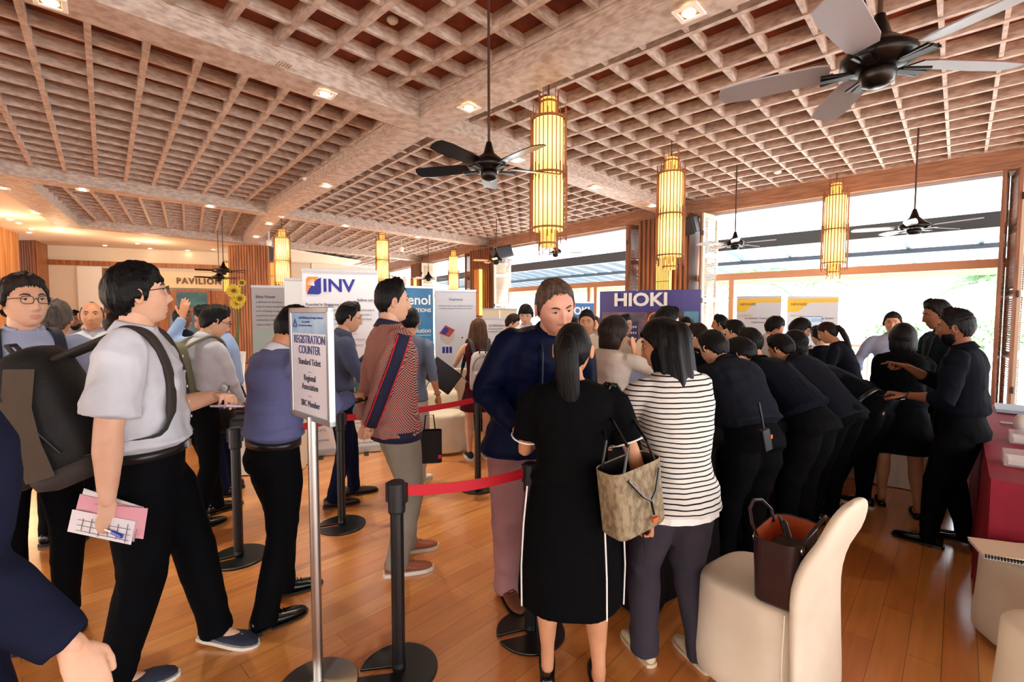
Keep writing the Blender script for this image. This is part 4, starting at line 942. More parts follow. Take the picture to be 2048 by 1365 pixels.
def head_mesh(res=1, wide=1.0, female=False, fem=None):
    nu, nv = (84, 84) if res == 2 else ((48, 48) if res == 1 else (28, 26))
    d = head_grid(nu, nv); p = head_base(d, wide); q = p.copy()
    fr = np.clip(d[..., 1]*3, 0, 1)
    X, Z = p[..., 0], p[..., 2]
    def gs(x0, z0, sx, sz, amp):
        q[..., 1] += fr*amp*np.exp(-((X-x0)/sx)**2-((Z-z0)/sz)**2)
    k = .85 if female else 1.0
    for a in ((0, -.030, .012, .011, .018*k), (0, -.012, .0095, .018, .013*k), (0, .010, .009, .016, .006), (0, -.062, .021, .0045, .0055), (0, -.072, .017, .005, .0065), (0, -.0665, .022, .0022, -.0045), (0, -.101, .018, .012, .007*k), (0, -.084, .014, .004, -.003)): gs(*a)
    for s in (1, -1):
        for a in ((.0125, -.035, .0055, .007, .007), (.031, .012, .017, .012, -.010), (.030, .036, .022, .007, .004*k), (.045, -.018, .018, .018, .004), (.027, .010, .011, .0065, .005)): gs(s*a[0], *a[1:])
    v = [tuple(c) for c in q.reshape(-1, 3)]; f = _quads(nu, nv)
    lips = []
    for i, ff in enumerate(f):
        c = np.mean([v[j] for j in ff], axis=0)
        lips.append(1 if (abs(c[0]) < .0215*(1-((c[2]+.0665)/.013)**2) and abs(c[2]+.0665) < .012 and c[1] > .04) else 0)
    m = MB(); m.v = v; m.f = f; m.mi = lips
    # ears
    for s in (1, -1):
        M = Matrix.Translation((s*.074*wide, -.004, -.004))@Matrix.Rotation(s*R(-18), 4, 'Z')@Matrix.Rotation(R(-8), 4, 'X')
        rr = []
        for t, rx in ((0, .004), (.004, .016), (.009, .0175), (.012, .015), (.0105, .010), (.006, .006)):
            rr.append([M@Vector((s*t*1.3, -rx*math.cos(a)*(.92), rx*1.75*math.sin(a)*(1 if math.sin(a) > 0 else 1.05))) for a in [2*PI*i/14 for i in range(14)]])
        m.k = 0; m.loft(rr)
    return m, q, X
def capsule(m, pts, rads, seg=10, ends=True):
    """closed tapered limb with rounded ends"""
    pts = [Vector(p) for p in pts]; rr = [r if hasattr(r, '__len__') else (r, r) for r in rads]
    if ends:
        a = (pts[0]-pts[1]).normalized(); b = (pts[-1]-pts[-2]).normalized()
        r0, r1 = max(rr[0]), max(rr[-1])
        pts = [pts[0]+a*r0*.9, pts[0]+a*r0*.55]+pts+[pts[-1]+b*r1*.55, pts[-1]+b*r1*.9]
        rr = [(rr[0][0]*.3, rr[0][1]*.3), (rr[0][0]*.8, rr[0][1]*.8)]+rr+[(rr[-1][0]*.8, rr[-1][1]*.8), (rr[-1][0]*.3, rr[-1][1]*.3)]
    m.tube(pts, rr, seg)
def baked(m, voxel, smooth=3, wr=0.0, seed=0, wfun=None, adapt=0):
    """union of closed volumes -> one smooth skin; returns (verts np, faces)"""
    me = bpy.data.meshes.new('t'); me.from_pydata(m.v, [], m.f); me.update()
    o = bpy.data.objects.new('t', me); COL.objects.link(o)
    r = o.modifiers.new('r', 'REMESH'); r.mode = 'VOXEL'; r.voxel_size = voxel
    if smooth: s = o.modifiers.new('s', 'SMOOTH'); s.iterations = smooth; s.factor = .6
    dg = bpy.context.evaluated_depsgraph_get(); ev = o.evaluated_get(dg).to_mesh()
    n = len(ev.vertices); co = np.empty(n*3); ev.vertices.foreach_get('co', co); co = co.reshape(-1, 3)
    if wr:
        no = np.empty(n*3); ev.vertices.foreach_get('normal', no); no = no.reshape(-1, 3)
        rg = np.random.RandomState(seed); acc = np.zeros(n)
        for i in range(6):
            kv = rg.normal(size=3); kv[2] *= 1.6; kv *= (16+9*i)/np.linalg.norm(kv); kw = rg.normal(size=3)*7
            ph = co@kv+1.8*np.sin(co@kw+i)+i*2.1
            acc += (.55-np.abs(np.sin(ph/2)))/(1+.35*i)
        g = 1.0 if wfun is None else wfun(co)
        co = co+no*(np.maximum(acc, -.35)*wr*g)[:, None]
    fs = [tuple(p.vertices) for p in ev.polygons]
    o.evaluated_get(dg).to_mesh_clear(); bpy.data.objects.remove(o); bpy.data.meshes.remove(me)
    return co, fs
def bake_obj(name, m, mt, parent, voxel, smooth=3, wr=0.0, seed=0, extra=None, wfun=None):
    co, fs = baked(m, voxel, smooth, wr, seed, wfun)
    b = MB(); b.v = [tuple(c) for c in co]; b.f = fs; b.mi = [0]*len(fs)
    if extra:
        for e, M in extra:
            n = len(b.v); b.v += [tuple(M@Vector(c)) for c in e.v]; b.f += [tuple(n+i for i in f) for f in e.f]; b.mi += list(e.mi)
    return b.build(name, mt, parent, smooth=True)
# ---- hands: wrist at origin, fingers along +Y, palm faces -Z, thumb on +X side (mirrored for the other hand)
HANDS = {}
def hand_mesh(pose, side):
    key = (pose, side)
    if key in HANDS: return HANDS[key]
    m = MB(); s = side
    capsule(m, [(0, -.02, 0), (0, .015, 0), (s*.004, .045, 0), (0, .078, .0)], [(.024, .019), (.030, .016), (.037, .014), (.037, .012)], 12)
    curl = {'relax': (18, 26, 18), 'hold': (45, 55, 25), 'grip': (72, 88, 50), 'flat': (6, 6, 4), 'point': (70, 90, 55), 'phone': (32, 50, 40)}[pose]
    for i, (x, L_, r) in enumerate(((.029, .074, .0085), (.010, .082, .0088), (-.010, .076, .0083), (-.028, .060, .0074))):
        c = [R(q+(i-1.5)*3) for q in curl]
        if pose == 'point' and i == 0: c = [R(8), R(12), R(6)]
        a = 0; p = Vector((s*x, .078-.004*abs(i-1), 0)); pts = [p-Vector((0, .02, 0)), p.copy()]
        dx = s*x*.9
        for j, fr in enumerate((.45, .31, .24)):
            a += c[j]; p = p+Vector((dx*.25, math.cos(a), -math.sin(a)))*(L_*fr); pts.append(p.copy())
        capsule(m, pts, [r*1.1, r*1.12, r, r*.92, r*.8], 8)
    tp = {'relax': [(.022, .012, -.004), (.044, .040, -.014), (.050, .068, -.022), (.050, .092, -.028)], 'hold': [(.022, .012, -.006), (.042, .036, -.026), (.040, .062, -.044), (.030, .082, -.056)],
          'grip': [(.022, .014, -.006), (.038, .034, -.028), (.026, .056, -.042), (.008, .070, -.048)], 'flat': [(.022, .012, -.002), (.048, .036, -.006), (.064, .058, -.008), (.074, .078, -.01)],
          'point': [(.022, .014, -.006), (.038, .034, -.028), (.026, .056, -.042), (.008, .070, -.048)], 'phone': [(.022, .012, -.004), (.050, .034, -.018), (.062, .058, -.030), (.058, .082, -.042)]}[pose]
    capsule(m, [(s*a, b, c) for a, b, c in tp], [.015, .0125, .0105, .009], 8)
    co, fs = baked(m, .0042, 2)
    h_ = MB(); h_.v = [tuple(c) for c in co]; h_.f = fs; h_.mi = [0]*len(fs); HANDS[key] = h_; return h_
def ik(a, b, l1, l2, pole):
    d = b-a; L_ = d.length; mx_ = (l1+l2)*.998
    if L_ > mx_: b = a+d*(mx_/L_); d = b-a; L_ = mx_
    x = (l1*l1-l2*l2+L_*L_)/(2*L_); hgt = math.sqrt(max(l1*l1-x*x, 1e-6)); u = d/L_
    p = pole-u*pole.dot(u); p = p.normalized() if p.length > 1e-5 else Vector((0, 0, -1))
    return a+u*x+p*hgt, b
def frame(y, z):
    y = y.normalized(); z = (z-y*z.dot(y)).normalized(); x = y.cross(z); return Matrix((x, y, z)).transposed().to_4x4()
SHOE = {}
def shoe_mesh(kind):
    if kind in SHOE: return SHOE[kind]
    up, so = MB(), MB()
    L_ = .285 if kind != 'flat' else .25; wsc = 1 if kind != 'flat' else .8
    def ring(y, w_, z0, z1, n=14): return [Vector((w_*wsc*math.cos(2*PI*i/n), y, z0+(z1-z0)*(.5+.5*math.sin(2*PI*i/n)) if kind != 'x' else 0)) for i in range(n)]
    hi = {'dress': .085, 'sneaker': .095, 'flat': .045, 'loafer': .07, 'canvas': .09}[kind]
    st = .022 if kind in ('sneaker', 'canvas') else .016
    prof = [(-.075, .016, st, hi*.8), (-.068, .032, st-.004, hi), (-.03, .037, st-.006, hi), (.02, .038, st-.006, hi*(.92 if kind != 'flat' else .6)), (.07, .043, st-.006, hi*.72), (.12, .046, st-.006, .055), (.165, .042, st-.004, .046), (.195, .028, st-.002, .038), (.208, .01, st, .03)]
    up.loft([ring(y*L_/.285, w_, a, b) for y, w_, a, b in prof])
    so.loft([[Vector((w_*wsc*1.08*math.cos(2*PI*i/14), y*L_/.285*1.02, z)) for i in range(14)] for (y, w_, z) in ()] or [[Vector((.001*math.cos(2*PI*i/3), .001*math.sin(2*PI*i/3), 0)) for i in range(3)]]*2)
    out = [( .012, -.083), (.034, -.074), (.041, -.03), (.041, .02), (.046, .07), (.049, .12), (.045, .17), (.030, .202), (.010, .217)]
    poly = [(x*wsc, y*L_/.285) for x, y in out]+[(-x*wsc, y*L_/.285) for x, y in out[::-1]]
    so = MB(); so.prism(poly, 0, st)
    if kind in ('dress', 'heel'): so = MB(); so.prism([(x, y) for x, y in poly if y > .0], .004, st); so.prism([(x, y) for x, y in poly if y < -.02], 0, st+.004); so.prism([(-.03, -.03), (.03, -.03), (.03, .03), (-.03, .03)], .008, st)
    SHOE[kind] = (up, so); return SHOE[kind]
def hair_object(style, hm, parent, HM, res, seed, wide=1.0):
    nu, nv = (96, 80) if res == 2 else ((56, 48) if res == 1 else (28, 26))
    d = head_grid(nu, nv); p = head_base(d, wide); Z = p[..., 2]
    az = np.abs(np.arctan2(d[..., 0], d[..., 1]))*180/PI      # 0 front .. 180 back
    rg = np.random.RandomState(seed)
    xs = {'short': [0, 35, 55, 72, 80, 96, 108, 125, 180], 'bob': [0, 35, 55, 72, 80, 96, 108, 125, 180]}['short']
    ys = {'short': [.074, .069, .056, .018, -.018, -.008, -.030, -.062, -.072], 'fade': [.076, .068, .052, .02, -.01, .0, -.02, -.055, -.066], 'swept': [.088, .080, .058, .022, -.018, -.004, -.028, -.06, -.070], 'bald': [.2, .2, .2, .03, -.018, .02, -.02, -.05, -.06],
          'fringe': [.046, .044, .040, .010, -.025, -.012, -.035, -.062, -.072], 'long': [.06, .052, .034, .0, -.05, -.07, -.08, -.08, -.08], 'bob': [.040, .036, .02, -.04, -.07, -.08, -.08, -.08, -.085], 'pony': [.064, .056, .044, .022, .004, .012, -.025, -.06, -.07]}[style]
    line = np.interp(az, xs, ys)
    jag = .004*np.sin(az*.9+seed)+.003*np.sin(az*2.3+seed*2)
    k = np.clip((Z-line-jag)/.012, -1, 1)
    top = {'short': .020, 'fade': .022, 'swept': .016, 'bald': .006, 'fringe': .020, 'long': .014, 'bob': .020, 'pony': .009}[style]
    side = {'short': .011, 'fade': .004, 'swept': .008, 'bald': .005, 'fringe': .015, 'long': .014, 'bob': .022, 'pony': .007}[style]
    zz = np.clip((Z-.02)/.07, 0, 1); th = side+(top-side)*zz
    if style in ('short', 'fade'): th += .012*np.exp(-((az)/50)**2)*np.exp(-((Z-.085)/.035)**2)*(1.3 if style == 'short' else 1.6)
    if style in ('bald',): th = np.where((Z > .07) & (az < 140), -.012, th)
    ph = d@rg.normal(size=(3, 5))*16+rg.rand(5)*6
    th = th*(1+.045*np.sin(ph).sum(-1)*(1 if style not in ('pony', 'bob', 'long') else .3))
    if style in ('short', 'fringe', 'fade'): th += .0032*np.abs(np.sin(az*.55+5*np.sin(Z*40)+2*np.sin((d@rg.normal(size=3))*9)))*(.35+zz)
    if style in ('short', 'swept', 'fade', 'fringe', 'bald'): th = th*np.where(az < 75, np.clip((Z-line)/.032, .22 if style != 'fringe' else .6, 1), 1)
    nrm = p/np.linalg.norm(p, axis=-1, keepdims=True)
    off = np.where(k > 0, .003+th*np.sqrt(np.clip(k, 0, 1)), -.010*np.abs(k)-.002)
    q = p+nrm*off[..., None]
    m = MB(); m.v = [tuple(c) for c in q.reshape(-1, 3)]; m.f = _quads(nu, nv); m.mi = [0]*len(m.f)
    return m
def strand_sheet(m, rows, n=22, amp=.006, seed=1, cls=True):
    """rows: (z, cx, cy, rx, ry): closed column of hair with strand grooves"""
    rings = []; rg = random.Random(seed); ph = rg.random()*6
    for i, (z, cx, cy, rx, ry) in enumerate(rows):
        rings.append([(cx+(rx+amp*math.sin(7*a+ph)+amp*.7*math.sin(13*a+ph*2+i*.3))*math.cos(a), cy+(ry+amp*math.sin(9*a+ph))*math.sin(a), z+(.012*math.sin(11*a+ph) if i == len(rows)-1 else 0)) for a in [2*PI*j/n for j in range(n)]])
    m.loft(rings)
PN = [0]
def person(label, pos, face, H=1.7, build=1.0, skin='fair', hair=('short', 'black'), res=1, lean=0, lean2=0, hyaw=0, hpitch=0, htilt=0, side=0, pel=(0, 0),
           top=None, bottom=None, shoes=('dress', None), hands=None, legs=((-.1, .02, 0), (.1, 0, 0)), female=False, glasses=None, belly=0.0, group=None, shw=1.0, cut=None, arms_r=1.0, mask=None, beard=False, watch=None, headscale=1.0, skip=(), armk=1.0, seed=None, eyes=True, tie=None):
    """pos on the floor, face = heading in degrees (0 = away along +Y, 90 = to -X). Arms: hands=(left, right) each dict(t=(x,y,z) in person frame in metres from the floor, pole, pose, up)
    top: dict(mat, sleeve 0..1, hem z fraction, loose); bottom: dict(kind trousers|skirt, mat, hem)"""
    PN[0] += 1; sd_ = seed or PN[0]*7
    t = thing('person', label, 'person', pos, R(face), group)
    vox = {2: .011, 1: .018, 0: .03}[res]; S = H/1.7; B = build
    mk = skin_mat(skin)
    # spine
    P0 = Vector((pel[0], pel[1], .50*H)); lr = R(lean); l2 = R(lean+lean2); sd = R(side)
    u1 = Vector((math.sin(sd)*.9, math.sin(lr), math.cos(lr)*math.cos(sd))).normalized(); u2 = Vector((math.sin(sd), math.sin(l2), math.cos(l2)*math.cos(sd))).normalized()
    um = (u1+u2).normalized()
    W = P0+u1*.10*H; C = W+um*.12*H; SH = C+u2*.09*H; NB = SH+u2*.032*H
    Xa = Vector((1, 0, 0)); Xa2 = (Xa-u2*Xa.dot(u2)).normalized(); F1 = u1.cross(Xa)*-1; F2 = u2.cross(Xa2)*-1
    F1 = Vector((0, math.cos(lr), -math.sin(lr))); F2 = Vector((0, math.cos(l2), -math.sin(l2)))
    sw = .108*H*shw*(.92 if female else 1.0)
    shl = {s: SH+Xa2*(s*sw)-u2*.012*H for s in (-1, 1)}
    la, lb = .172*H*armk, .150*H*armk
    hands = hands or ({}, {})
    A = {}
    for s, hd in zip((-1, 1), hands):
        tgt = Vector(hd['t']) if 't' in hd else Vector((shl[s].x+s*.05, shl[s].y*.6+.05, .475*H))
        pole = Vector(hd.get('pole', (s*.5, -1, -.3)))
        el, wr_ = ik(shl[s], tgt, la, lb, pole); A[s] = (shl[s], el, wr_, hd)
    # legs
    hl = {s: P0+Xa*(s*.052*H) for s in (-1, 1)}; LG = {}
    for s, lg in zip((-1, 1), legs):
        an = Vector((lg[0], lg[1], .048*H+(lg[3] if len(lg) > 3 else 0))); kn, an = ik(hl[s], an, .235*H, .225*H, Vector((s*.12, 1, 0))); LG[s] = (hl[s], kn, an, lg[2])
    def torso(m, g, z_lo=None, fl=0.0, seg=20, capz=True, blouse=0):
        """rings from hips to neck base, g = garment offset"""
        def rg_(c, x, f, rx, rf, rb): return [c+x*((rx+g)*math.copysign(abs(math.cos(a))**.85, math.cos(a)))+f*(((rf if math.sin(a) > 0 else rb)+g)*math.copysign(abs(math.sin(a))**.9, math.sin(a))) for a in [2*PI*i/seg for i in range(seg)]]
        r = []
        if z_lo is not None and z_lo != 'tuck': dn = (P0.z-z_lo); r.append(rg_(P0-u1*dn, Xa, F1, .098*H*B+fl, .07*H*B+fl, .075*H*B+fl))
        if z_lo == 'tuck': r = [rg_(P0+u1*.035*H, Xa, F1, .080*H*B-g, .052*H*B-g+belly*.5, .052*H*B-g), rg_(P0+u1*.058*H, Xa, F1, .089*H*B-g, .060*H*B-g+belly*.7, .058*H*B-g), rg_(P0+u1*.076*H, Xa, F1, .088*H*B+blouse, .062*H*B+blouse+belly*.9, .060*H*B+blouse)]
        else: r += [rg_(P0-u1*.02*H, Xa, F1, .098*H*B+fl*.5, .066*H*B+fl*.5, .078*H*B+fl*.5), rg_(P0+u1*.035*H, Xa, F1, .092*H*B+blouse, .060*H*B+blouse+belly*.8, .064*H*B+blouse)]
        r += [rg_(W, Xa, F1, (.084 if not female else .074)*H*B+blouse*.6, .062*H*B+belly, .058*H*B+blouse*.5),
              rg_(C-um*.03*H, Xa2, F2, (.092 if not female else .082)*H*B, .066*H*B+belly*.5+(.012 if female else 0), .062*H*B), rg_(C+u2*.03*H, Xa2, F2, .100*H*B*shw*(.94 if female else 1), .066*H*B, .064*H*B),
              rg_(SH-u2*.02*H, Xa2, F2, .104*H*B*shw*(.92 if female else 1), .052*H*B, .056*H*B), rg_(SH+u2*.012*H, Xa2, F2, .074*H*B, .038*H, .044*H*B), rg_(NB, Xa2, F2, .036*H, .030*H, .034*H)]
        m.loft(r)
    # head placement
    hy, hp, ht_ = R(hyaw), R(hpitch), R(htilt)
    nk = (u2*1.0+F2*.28).normalized()
    RH = Matrix.Rotation(hy, 4, 'Z')@Matrix.Rotation(ht_, 4, 'Y')@Matrix.Rotation(hp, 4, 'X')
    HS = 1.03*headscale*(H/1.72)**.5*(.96 if female else 1)
    HCp = NB+nk*.024*H+Vector((0, 0, .0))+(RH@Vector((0, .018, .085*HS)))
    HM = Matrix.Translation(HCp)@RH@Matrix.Scale(HS, 4)
    # ---- body: one continuous skin
    m = MB(); torso(m, -.012)
    capsule(m, [SH-u2*.03*H, NB, HM@Vector((0, -.022, -.07)), HM@Vector((0, -.012, -.02))], [.06*S, .058*S*B**.3*(.86 if female else 1), .054*S*(.86 if female else 1), .05*S], 14)
    for s in (-1, 1):
        a, e, w_, hd = A[s]; k = (B**.6)*(.84 if female else 1)*arms_r
        capsule(m, [a-Xa2*s*.02, a.lerp(e, .25), a.lerp(e, .7), e, e.lerp(w_, .3), e.lerp(w_, .75), w_], [.048*S*k, .049*S*k, .041*S*k, .038*S*k, .040*S*k, .029*S*k, (.025*S*k, .021*S*k)], 12)
        a, kx, an, yw = LG[s]
        capsule(m, [a, a.lerp(kx, .5), kx, kx.lerp(an, .3), kx.lerp(an, .8), an], [.075*S*B, .062*S*B, .050*S*B, .053*S*B, .034*S, .033*S], 12)
        fd = Vector((math.sin(-R(yw)), math.cos(R(yw)), 0))
        capsule(m, [an-Vector((0, 0, .02)), an+fd*.07-Vector((0, 0, .052*S)), an+fd*.15-Vector((0, 0, .064*S))], [.032*S, .03*S, .02*S], 10)
    hmesh, hq, hX = head_mesh(res if eyes else 0, 1.0*(1.02 if B > 1.08 else 1), female)
    extra = [(hmesh, HM)]
    for s in (-1, 1):
        a, e, w_, hd = A[s]
        if s in skip: continue
        fdir = Vector(hd['dir']) if 'dir' in hd else (w_-e)
        up = Vector(hd['up']) if 'up' in hd else Vector((s, 0, .15))
        hs = .98*S**.5*(.9 if female else 1)
        fm = frame(fdir, up)
        HMt = Matrix.Translation(w_+fdir.normalized()*.012)@fm@Matrix.Scale(hs, 4)
        A[s] = (a, e, w_, hd, HMt)
        # thumb side: towards the body's front for a hanging hand
        th = hd.get('thumb', None)
        ts = th if th else (1 if (fm.to_3x3()@Vector((1, 0, 0))).y > 0 or (fm.to_3x3()@Vector((1, 0, 0))).z > .5 else -1)
        extra.append((hand_mesh(hd.get('pose', 'relax'), ts), HMt))
    bo = bake_obj('body', m, [mk, _L[skin]], t, vox*(1.0 if res else 1), 3, extra=extra)
    # ---- face details
    if eyes:
        def surf(x, z):
            dd = (hq[..., 0]-x)**2+(hq[..., 2]-z)**2+(hq[..., 1] < .03)*1.0
            i = np.unravel_index(np.argmin(dd), dd.shape); return hq[i]
        for s in (-1, 1):
            y = surf(s*.030, .012)[1]
            e = MB(); e.lathe([(.0001, -.0052), (.007, -.004), (.0112, -.0015), (.0125, 0), (.0112, .0018), (.007, .0042), (.0001, .0052)], 14, Matrix.Translation((s*.030, y-.0025, .012))@Matrix.Diagonal((1.05, .42, .92, 1)))
            eo = e.build('eye', M_eye, bo, smooth=True, M=HM)
            if res >= 1:
                MB().lathe([(.0001, .0012), (.0042, .0006), (.0046, -.001), (.0001, -.001)], 14, Matrix.Translation((s*.030, y+.0022, .0125))@Matrix.Rotation(-PI/2, 4, 'X')).build('iris', M_iris, eo)
                lid = MB(); lid.tube([(s*(.030-.0135), y-.001, .0115), (s*(.030-.007), y+.003, .0162), (s*.030, y+.0042, .0174), (s*(.030+.008), y+.003, .016), (s*(.030+.0145), y-.002, .012)], [.0006, .0014, .0016, .0014, .0006], 6)
                lid.build('eyelash', M_brow, eo)
            br = MB(); pts = []
            for x, z in ((.014, .031), (.024, .036), (.036, .037), (.047, .031)): pts.append(Vector((s*x, surf(s*x, z)[1]+.0012, z)))
            br.tube(pts, [(.0016, .003), (.002, .0042), (.0018, .0038), (.001, .0015)], 6); br.build('eyebrow', M_brow if hair[1] not in ('grey', 'greybrown') else hair_mat(hair[1]), bo, M=HM)
    if glasses:
        g = MB(); gy = .098
        for s in (-1, 1):
            cx = s*.031; n = 20; rr = []
            hw, hh = (.023, .0175) if glasses != 'thin' else (.022, .016)
            q = [(cx+hw*math.copysign(abs(math.cos(a))**.6, math.cos(a)), gy-.004*abs(math.cos(a)), .010+hh*math.copysign(abs(math.sin(a))**.7, math.sin(a))) for a in [2*PI*i/n for i in range(n+1)]]
            g.tube(q, .0016 if glasses != 'thin' else .0009, 6)
            g.tube([(s*.054, gy-.004, .018), (s*.070, gy-.02, .018), (s*.0785, .03, .014), (s*.080, -.005, .012), (s*.079, -.02, -.004)], .0016, 6)
        g.tube([(-.009, gy, .013), (0, gy+.002, .016), (.009, gy, .013)], .0016, 6)
        go = g.build('glasses', mat('glasses_black', (18, 18, 22), .3) if glasses != 'thin' else M_steel, bo, M=HM)
    if mask:
        mm = MB(); n = 12
        mm.loft([[(math.sin(a)*w_, .086*math.cos(a*.9)+yo, z) for a in [(-1.05+2.1*i/n) for i in range(n+1)]] for z, w_, yo in ((-.015, .060, .022), (-.04, .064, .028), (-.07, .06, .02), (-.105, .045, .004))], cap=False, closed=False)
        mo = mm.build('face_mask', mat('mask_blue', (130, 196, 214), .8), bo, M=HM, smooth=True); sm = mo.modifiers.new('th', 'SOLIDIFY'); sm.thickness = .002
        e = MB()
        for s in (-1, 1): e.tube([(s*.055, .07, -.02), (s*.075, .0, .0)], .001, 5); e.tube([(s*.05, .065, -.09), (s*.076, -.004, -.02)], .001, 5)
        e.build('ear_loop', M_white, mo)
    if beard:
        d = head_grid(48, 48); p = head_base(d, 1.0); Z = p[..., 2]; az = np.abs(np.arctan2(d[..., 0], d[..., 1]))*180/PI
        k = np.clip(np.minimum((-.035-Z-.03*np.clip((45-az)/30, 0, 1))/.01, (95-az)/10), -1, 1); q = p+(p/np.linalg.norm(p, axis=-1, keepdims=True))*np.where(k > 0, .004*k+.002, -.01)[..., None]
        bm_ = MB(); bm_.v = [tuple(c) for c in q.reshape(-1, 3)]; bm_.f = _quads(48, 48); bm_.mi = [0]*len(bm_.f); bm_.build('beard', hair_mat(hair[1]), bo, M=HM, smooth=True)
    # ---- hair
    if hair:
        st = hair[0]
        hm_ = hair_object({'ponylow': 'pony', 'bun': 'pony'}.get(st, st), None, None, HM, res, sd_)
        sh_ = MB()
        if st == 'long': strand_sheet(sh_, [(.105, 0, -.02, .04, .05), (.09, 0, -.024, .066, .076), (.05, 0, -.028, .086, .092), (-.02, 0, -.030, .100, .094), (-.09, 0, -.040, .114, .090), (-.16, 0, -.052, .126, .084), (-.22, 0, -.060, .132, .074), (-.27, 0, -.064, .122, .056), (-.29, 0, -.064, .09, .03)], 60, .006, sd_)
        if st == 'bob': strand_sheet(sh_, [(.115, 0, -.015, .04, .05), (.10, 0, -.018, .062, .070), (.06, 0, -.02, .084, .088), (.0, 0, -.022, .096, .090), (-.06, 0, -.030, .098, .082), (-.11, 0, -.036, .094, .070), (-.128, 0, -.036, .075, .052)], 34, .002, sd_)
        if st == 'pony':
            hm_.tube([(0, -.07, .06), (0, -.118, .055), (0, -.135, .0), (0, -.13, -.08), (.005, -.12, -.17), (.005, -.11, -.27), (.0, -.105, -.33)], [(.018, .018), (.028, .026), (.046, .032), (.052, .034), (.048, .03), (.036, .024), (.012, .01)], 20)
        if st == 'ponylow':
            hm_.tube([(0, -.08, .03), (0, -.115, .02), (0, -.13, -.03), (0, -.135, -.12), (.0, -.13, -.21), (.0, -.12, -.28)], [(.018, .018), (.03, .026), (.036, .03), (.04, .03), (.03, .022), (.01, .01)], 20)
        if sh_.v:
            RN = Matrix.Translation(HCp)@Matrix.Rotation(hy, 4, 'Z')@Matrix.Rotation(hp*.25, 4, 'X')@Matrix.Scale(HS, 4); CV = HM.inverted()@RN; hm_.add([CV@Vector(q) for q in sh_.v], sh_.f)
        hm_.build('hair', hair_mat(hair[1]), t, M=HM, smooth=True)
    # ---- clothes
    kids = {}
    if bottom:
        bk_, bmt = bottom['kind'], bottom['mat']
        m = MB()
        if bk_ in ('trousers', 'flares', 'shorts'):
            seg = 20
            zt = bottom.get('rise', .06)
            def rg_(c, rx, rf, rb): return [c+Xa*(rx*math.cos(a))+F1*((rf if math.sin(a) > 0 else rb)*math.sin(a)) for a in [2*PI*i/seg for i in range(seg)]]
            m.loft([rg_(P0-u1*.04*H, .094*H*B, .062*H*B, .076*H*B), rg_(P0-u1*.0*H, .100*H*B, .066*H*B, .082*H*B), rg_(P0+u1*.03*H, .096*H*B, .064*H*B+belly*.5, .070*H*B), rg_(P0+u1*zt*H, .090*H*B, .064*H*B+belly*.7, .062*H*B)])
            hw = min(bottom.get('hemw', .056), .064)
            for s in (-1, 1):
                a, kx, an, yw = LG[s]; lo = an-(an-kx).normalized()*0
                end = kx.lerp(an, 1.13) if bk_ != 'shorts' else kx
                wk = bottom.get('w', 1.0)
                capsule(m, [a+Vector((0, 0, -.01)), a.lerp(kx, .3), a.lerp(kx, .7), kx, kx.lerp(an, .4), kx.lerp(an, .8), end], [.088*S*B, .090*S*B*wk, .076*S*B*wk, .068*S*B*wk, .064*S*B**.5*wk, hw*S*wk**.5, hw*S*wk**.5*1.02], 14, ends=False)
            kids['trousers'] = bake_obj('trousers', m, bmt, t, vox*1.1, 3, wr=.008, seed=sd_, wfun=lambda c: .35+1.0*np.exp(-((c[:, 2]-.28*H)/.09)**2)+1.2*np.exp(-((c[:, 2]-.08*H)/.05)**2)+.5*np.exp(-((c[:, 2]-.47*H)/.06)**2))
        else:
            hz = bottom['hem']*H; seg = 28; fl = bottom.get('flare', .03)
            fy = (LG[1][1].y+LG[-1][1].y)/2
            def rg_(c, rx, ry, wv=0): return [c+Vector((rx*math.cos(a)*(1+wv*math.sin(7*a)), ry*math.sin(a)*(1+wv*math.sin(7*a+1)), 0)) for a in [2*PI*i/seg for i in range(seg)]]
            Wc = P0+u1*.09*H; z1 = P0.z
            rr = [rg_(Vector((pel[0]*.7, pel[1]*.7+fy*.5, hz)), .098*H*B+fl, .078*H*B+fl, .03), rg_(Vector((pel[0], pel[1]+fy*.3, (hz*.5+z1*.5))), .100*H*B+fl*.6, .082*H*B+fl*.5, .015), rg_(P0-Vector((0, 0, .02)), .102*H*B, .080*H*B), rg_(P0+u1*.04*H, .092*H*B, .066*H*B), rg_(Wc, .080*H*B, .060*H*B)]
            m.loft(rr); kids['skirt'] = bake_obj(bottom.get('name', 'skirt'), m, bmt, t, vox, 2, wr=.003, seed=sd_)
    if top:
        m = MB(); g = top.get('loose', .012); hem = top.get('hem', .545)
        if hem < .5: torso(m, g, z_lo=hem*H, fl=top.get('flare', .012))
        else:
            torso(m, g, z_lo='tuck', blouse=top.get('blouse', .012))
        sl = top.get('sleeve', 1.0); sr = top.get('sr', 1.0)
        for s in (-1, 1):
            a, e, w_ = A[s][:3]; k = (B**.6)*(.9 if female else 1)*arms_r*sr
            if sl <= .01: continue
            pts = [a-Xa2*s*.055-u2*.012, a-Xa2*s*.012-u2*.006, a+Xa2*s*.002+(e-a)*.12, a.lerp(e, .32)]; rd = [.050*S*k, .054*S*k, .057*S*k, .059*S*k]
            if sl <= .55: pts.append(a.lerp(e, sl*1.6)); rd.append(.061*S*k)
            else:
                pts += [a.lerp(e, .75), e, e.lerp(w_, .35)]; rd += [.054*S*k, .051*S*k, .048*S*k]
                pts.append(e.lerp(w_, min(.97, (sl-.5)*2-.02))); rd.append((.036 if sl > .9 else .044)*S*k)
                if sl > .9: pts[-2] = e.lerp(w_, .5); rd[-2] = .045*S*k
            capsule(m, pts, rd, 14, ends=False)
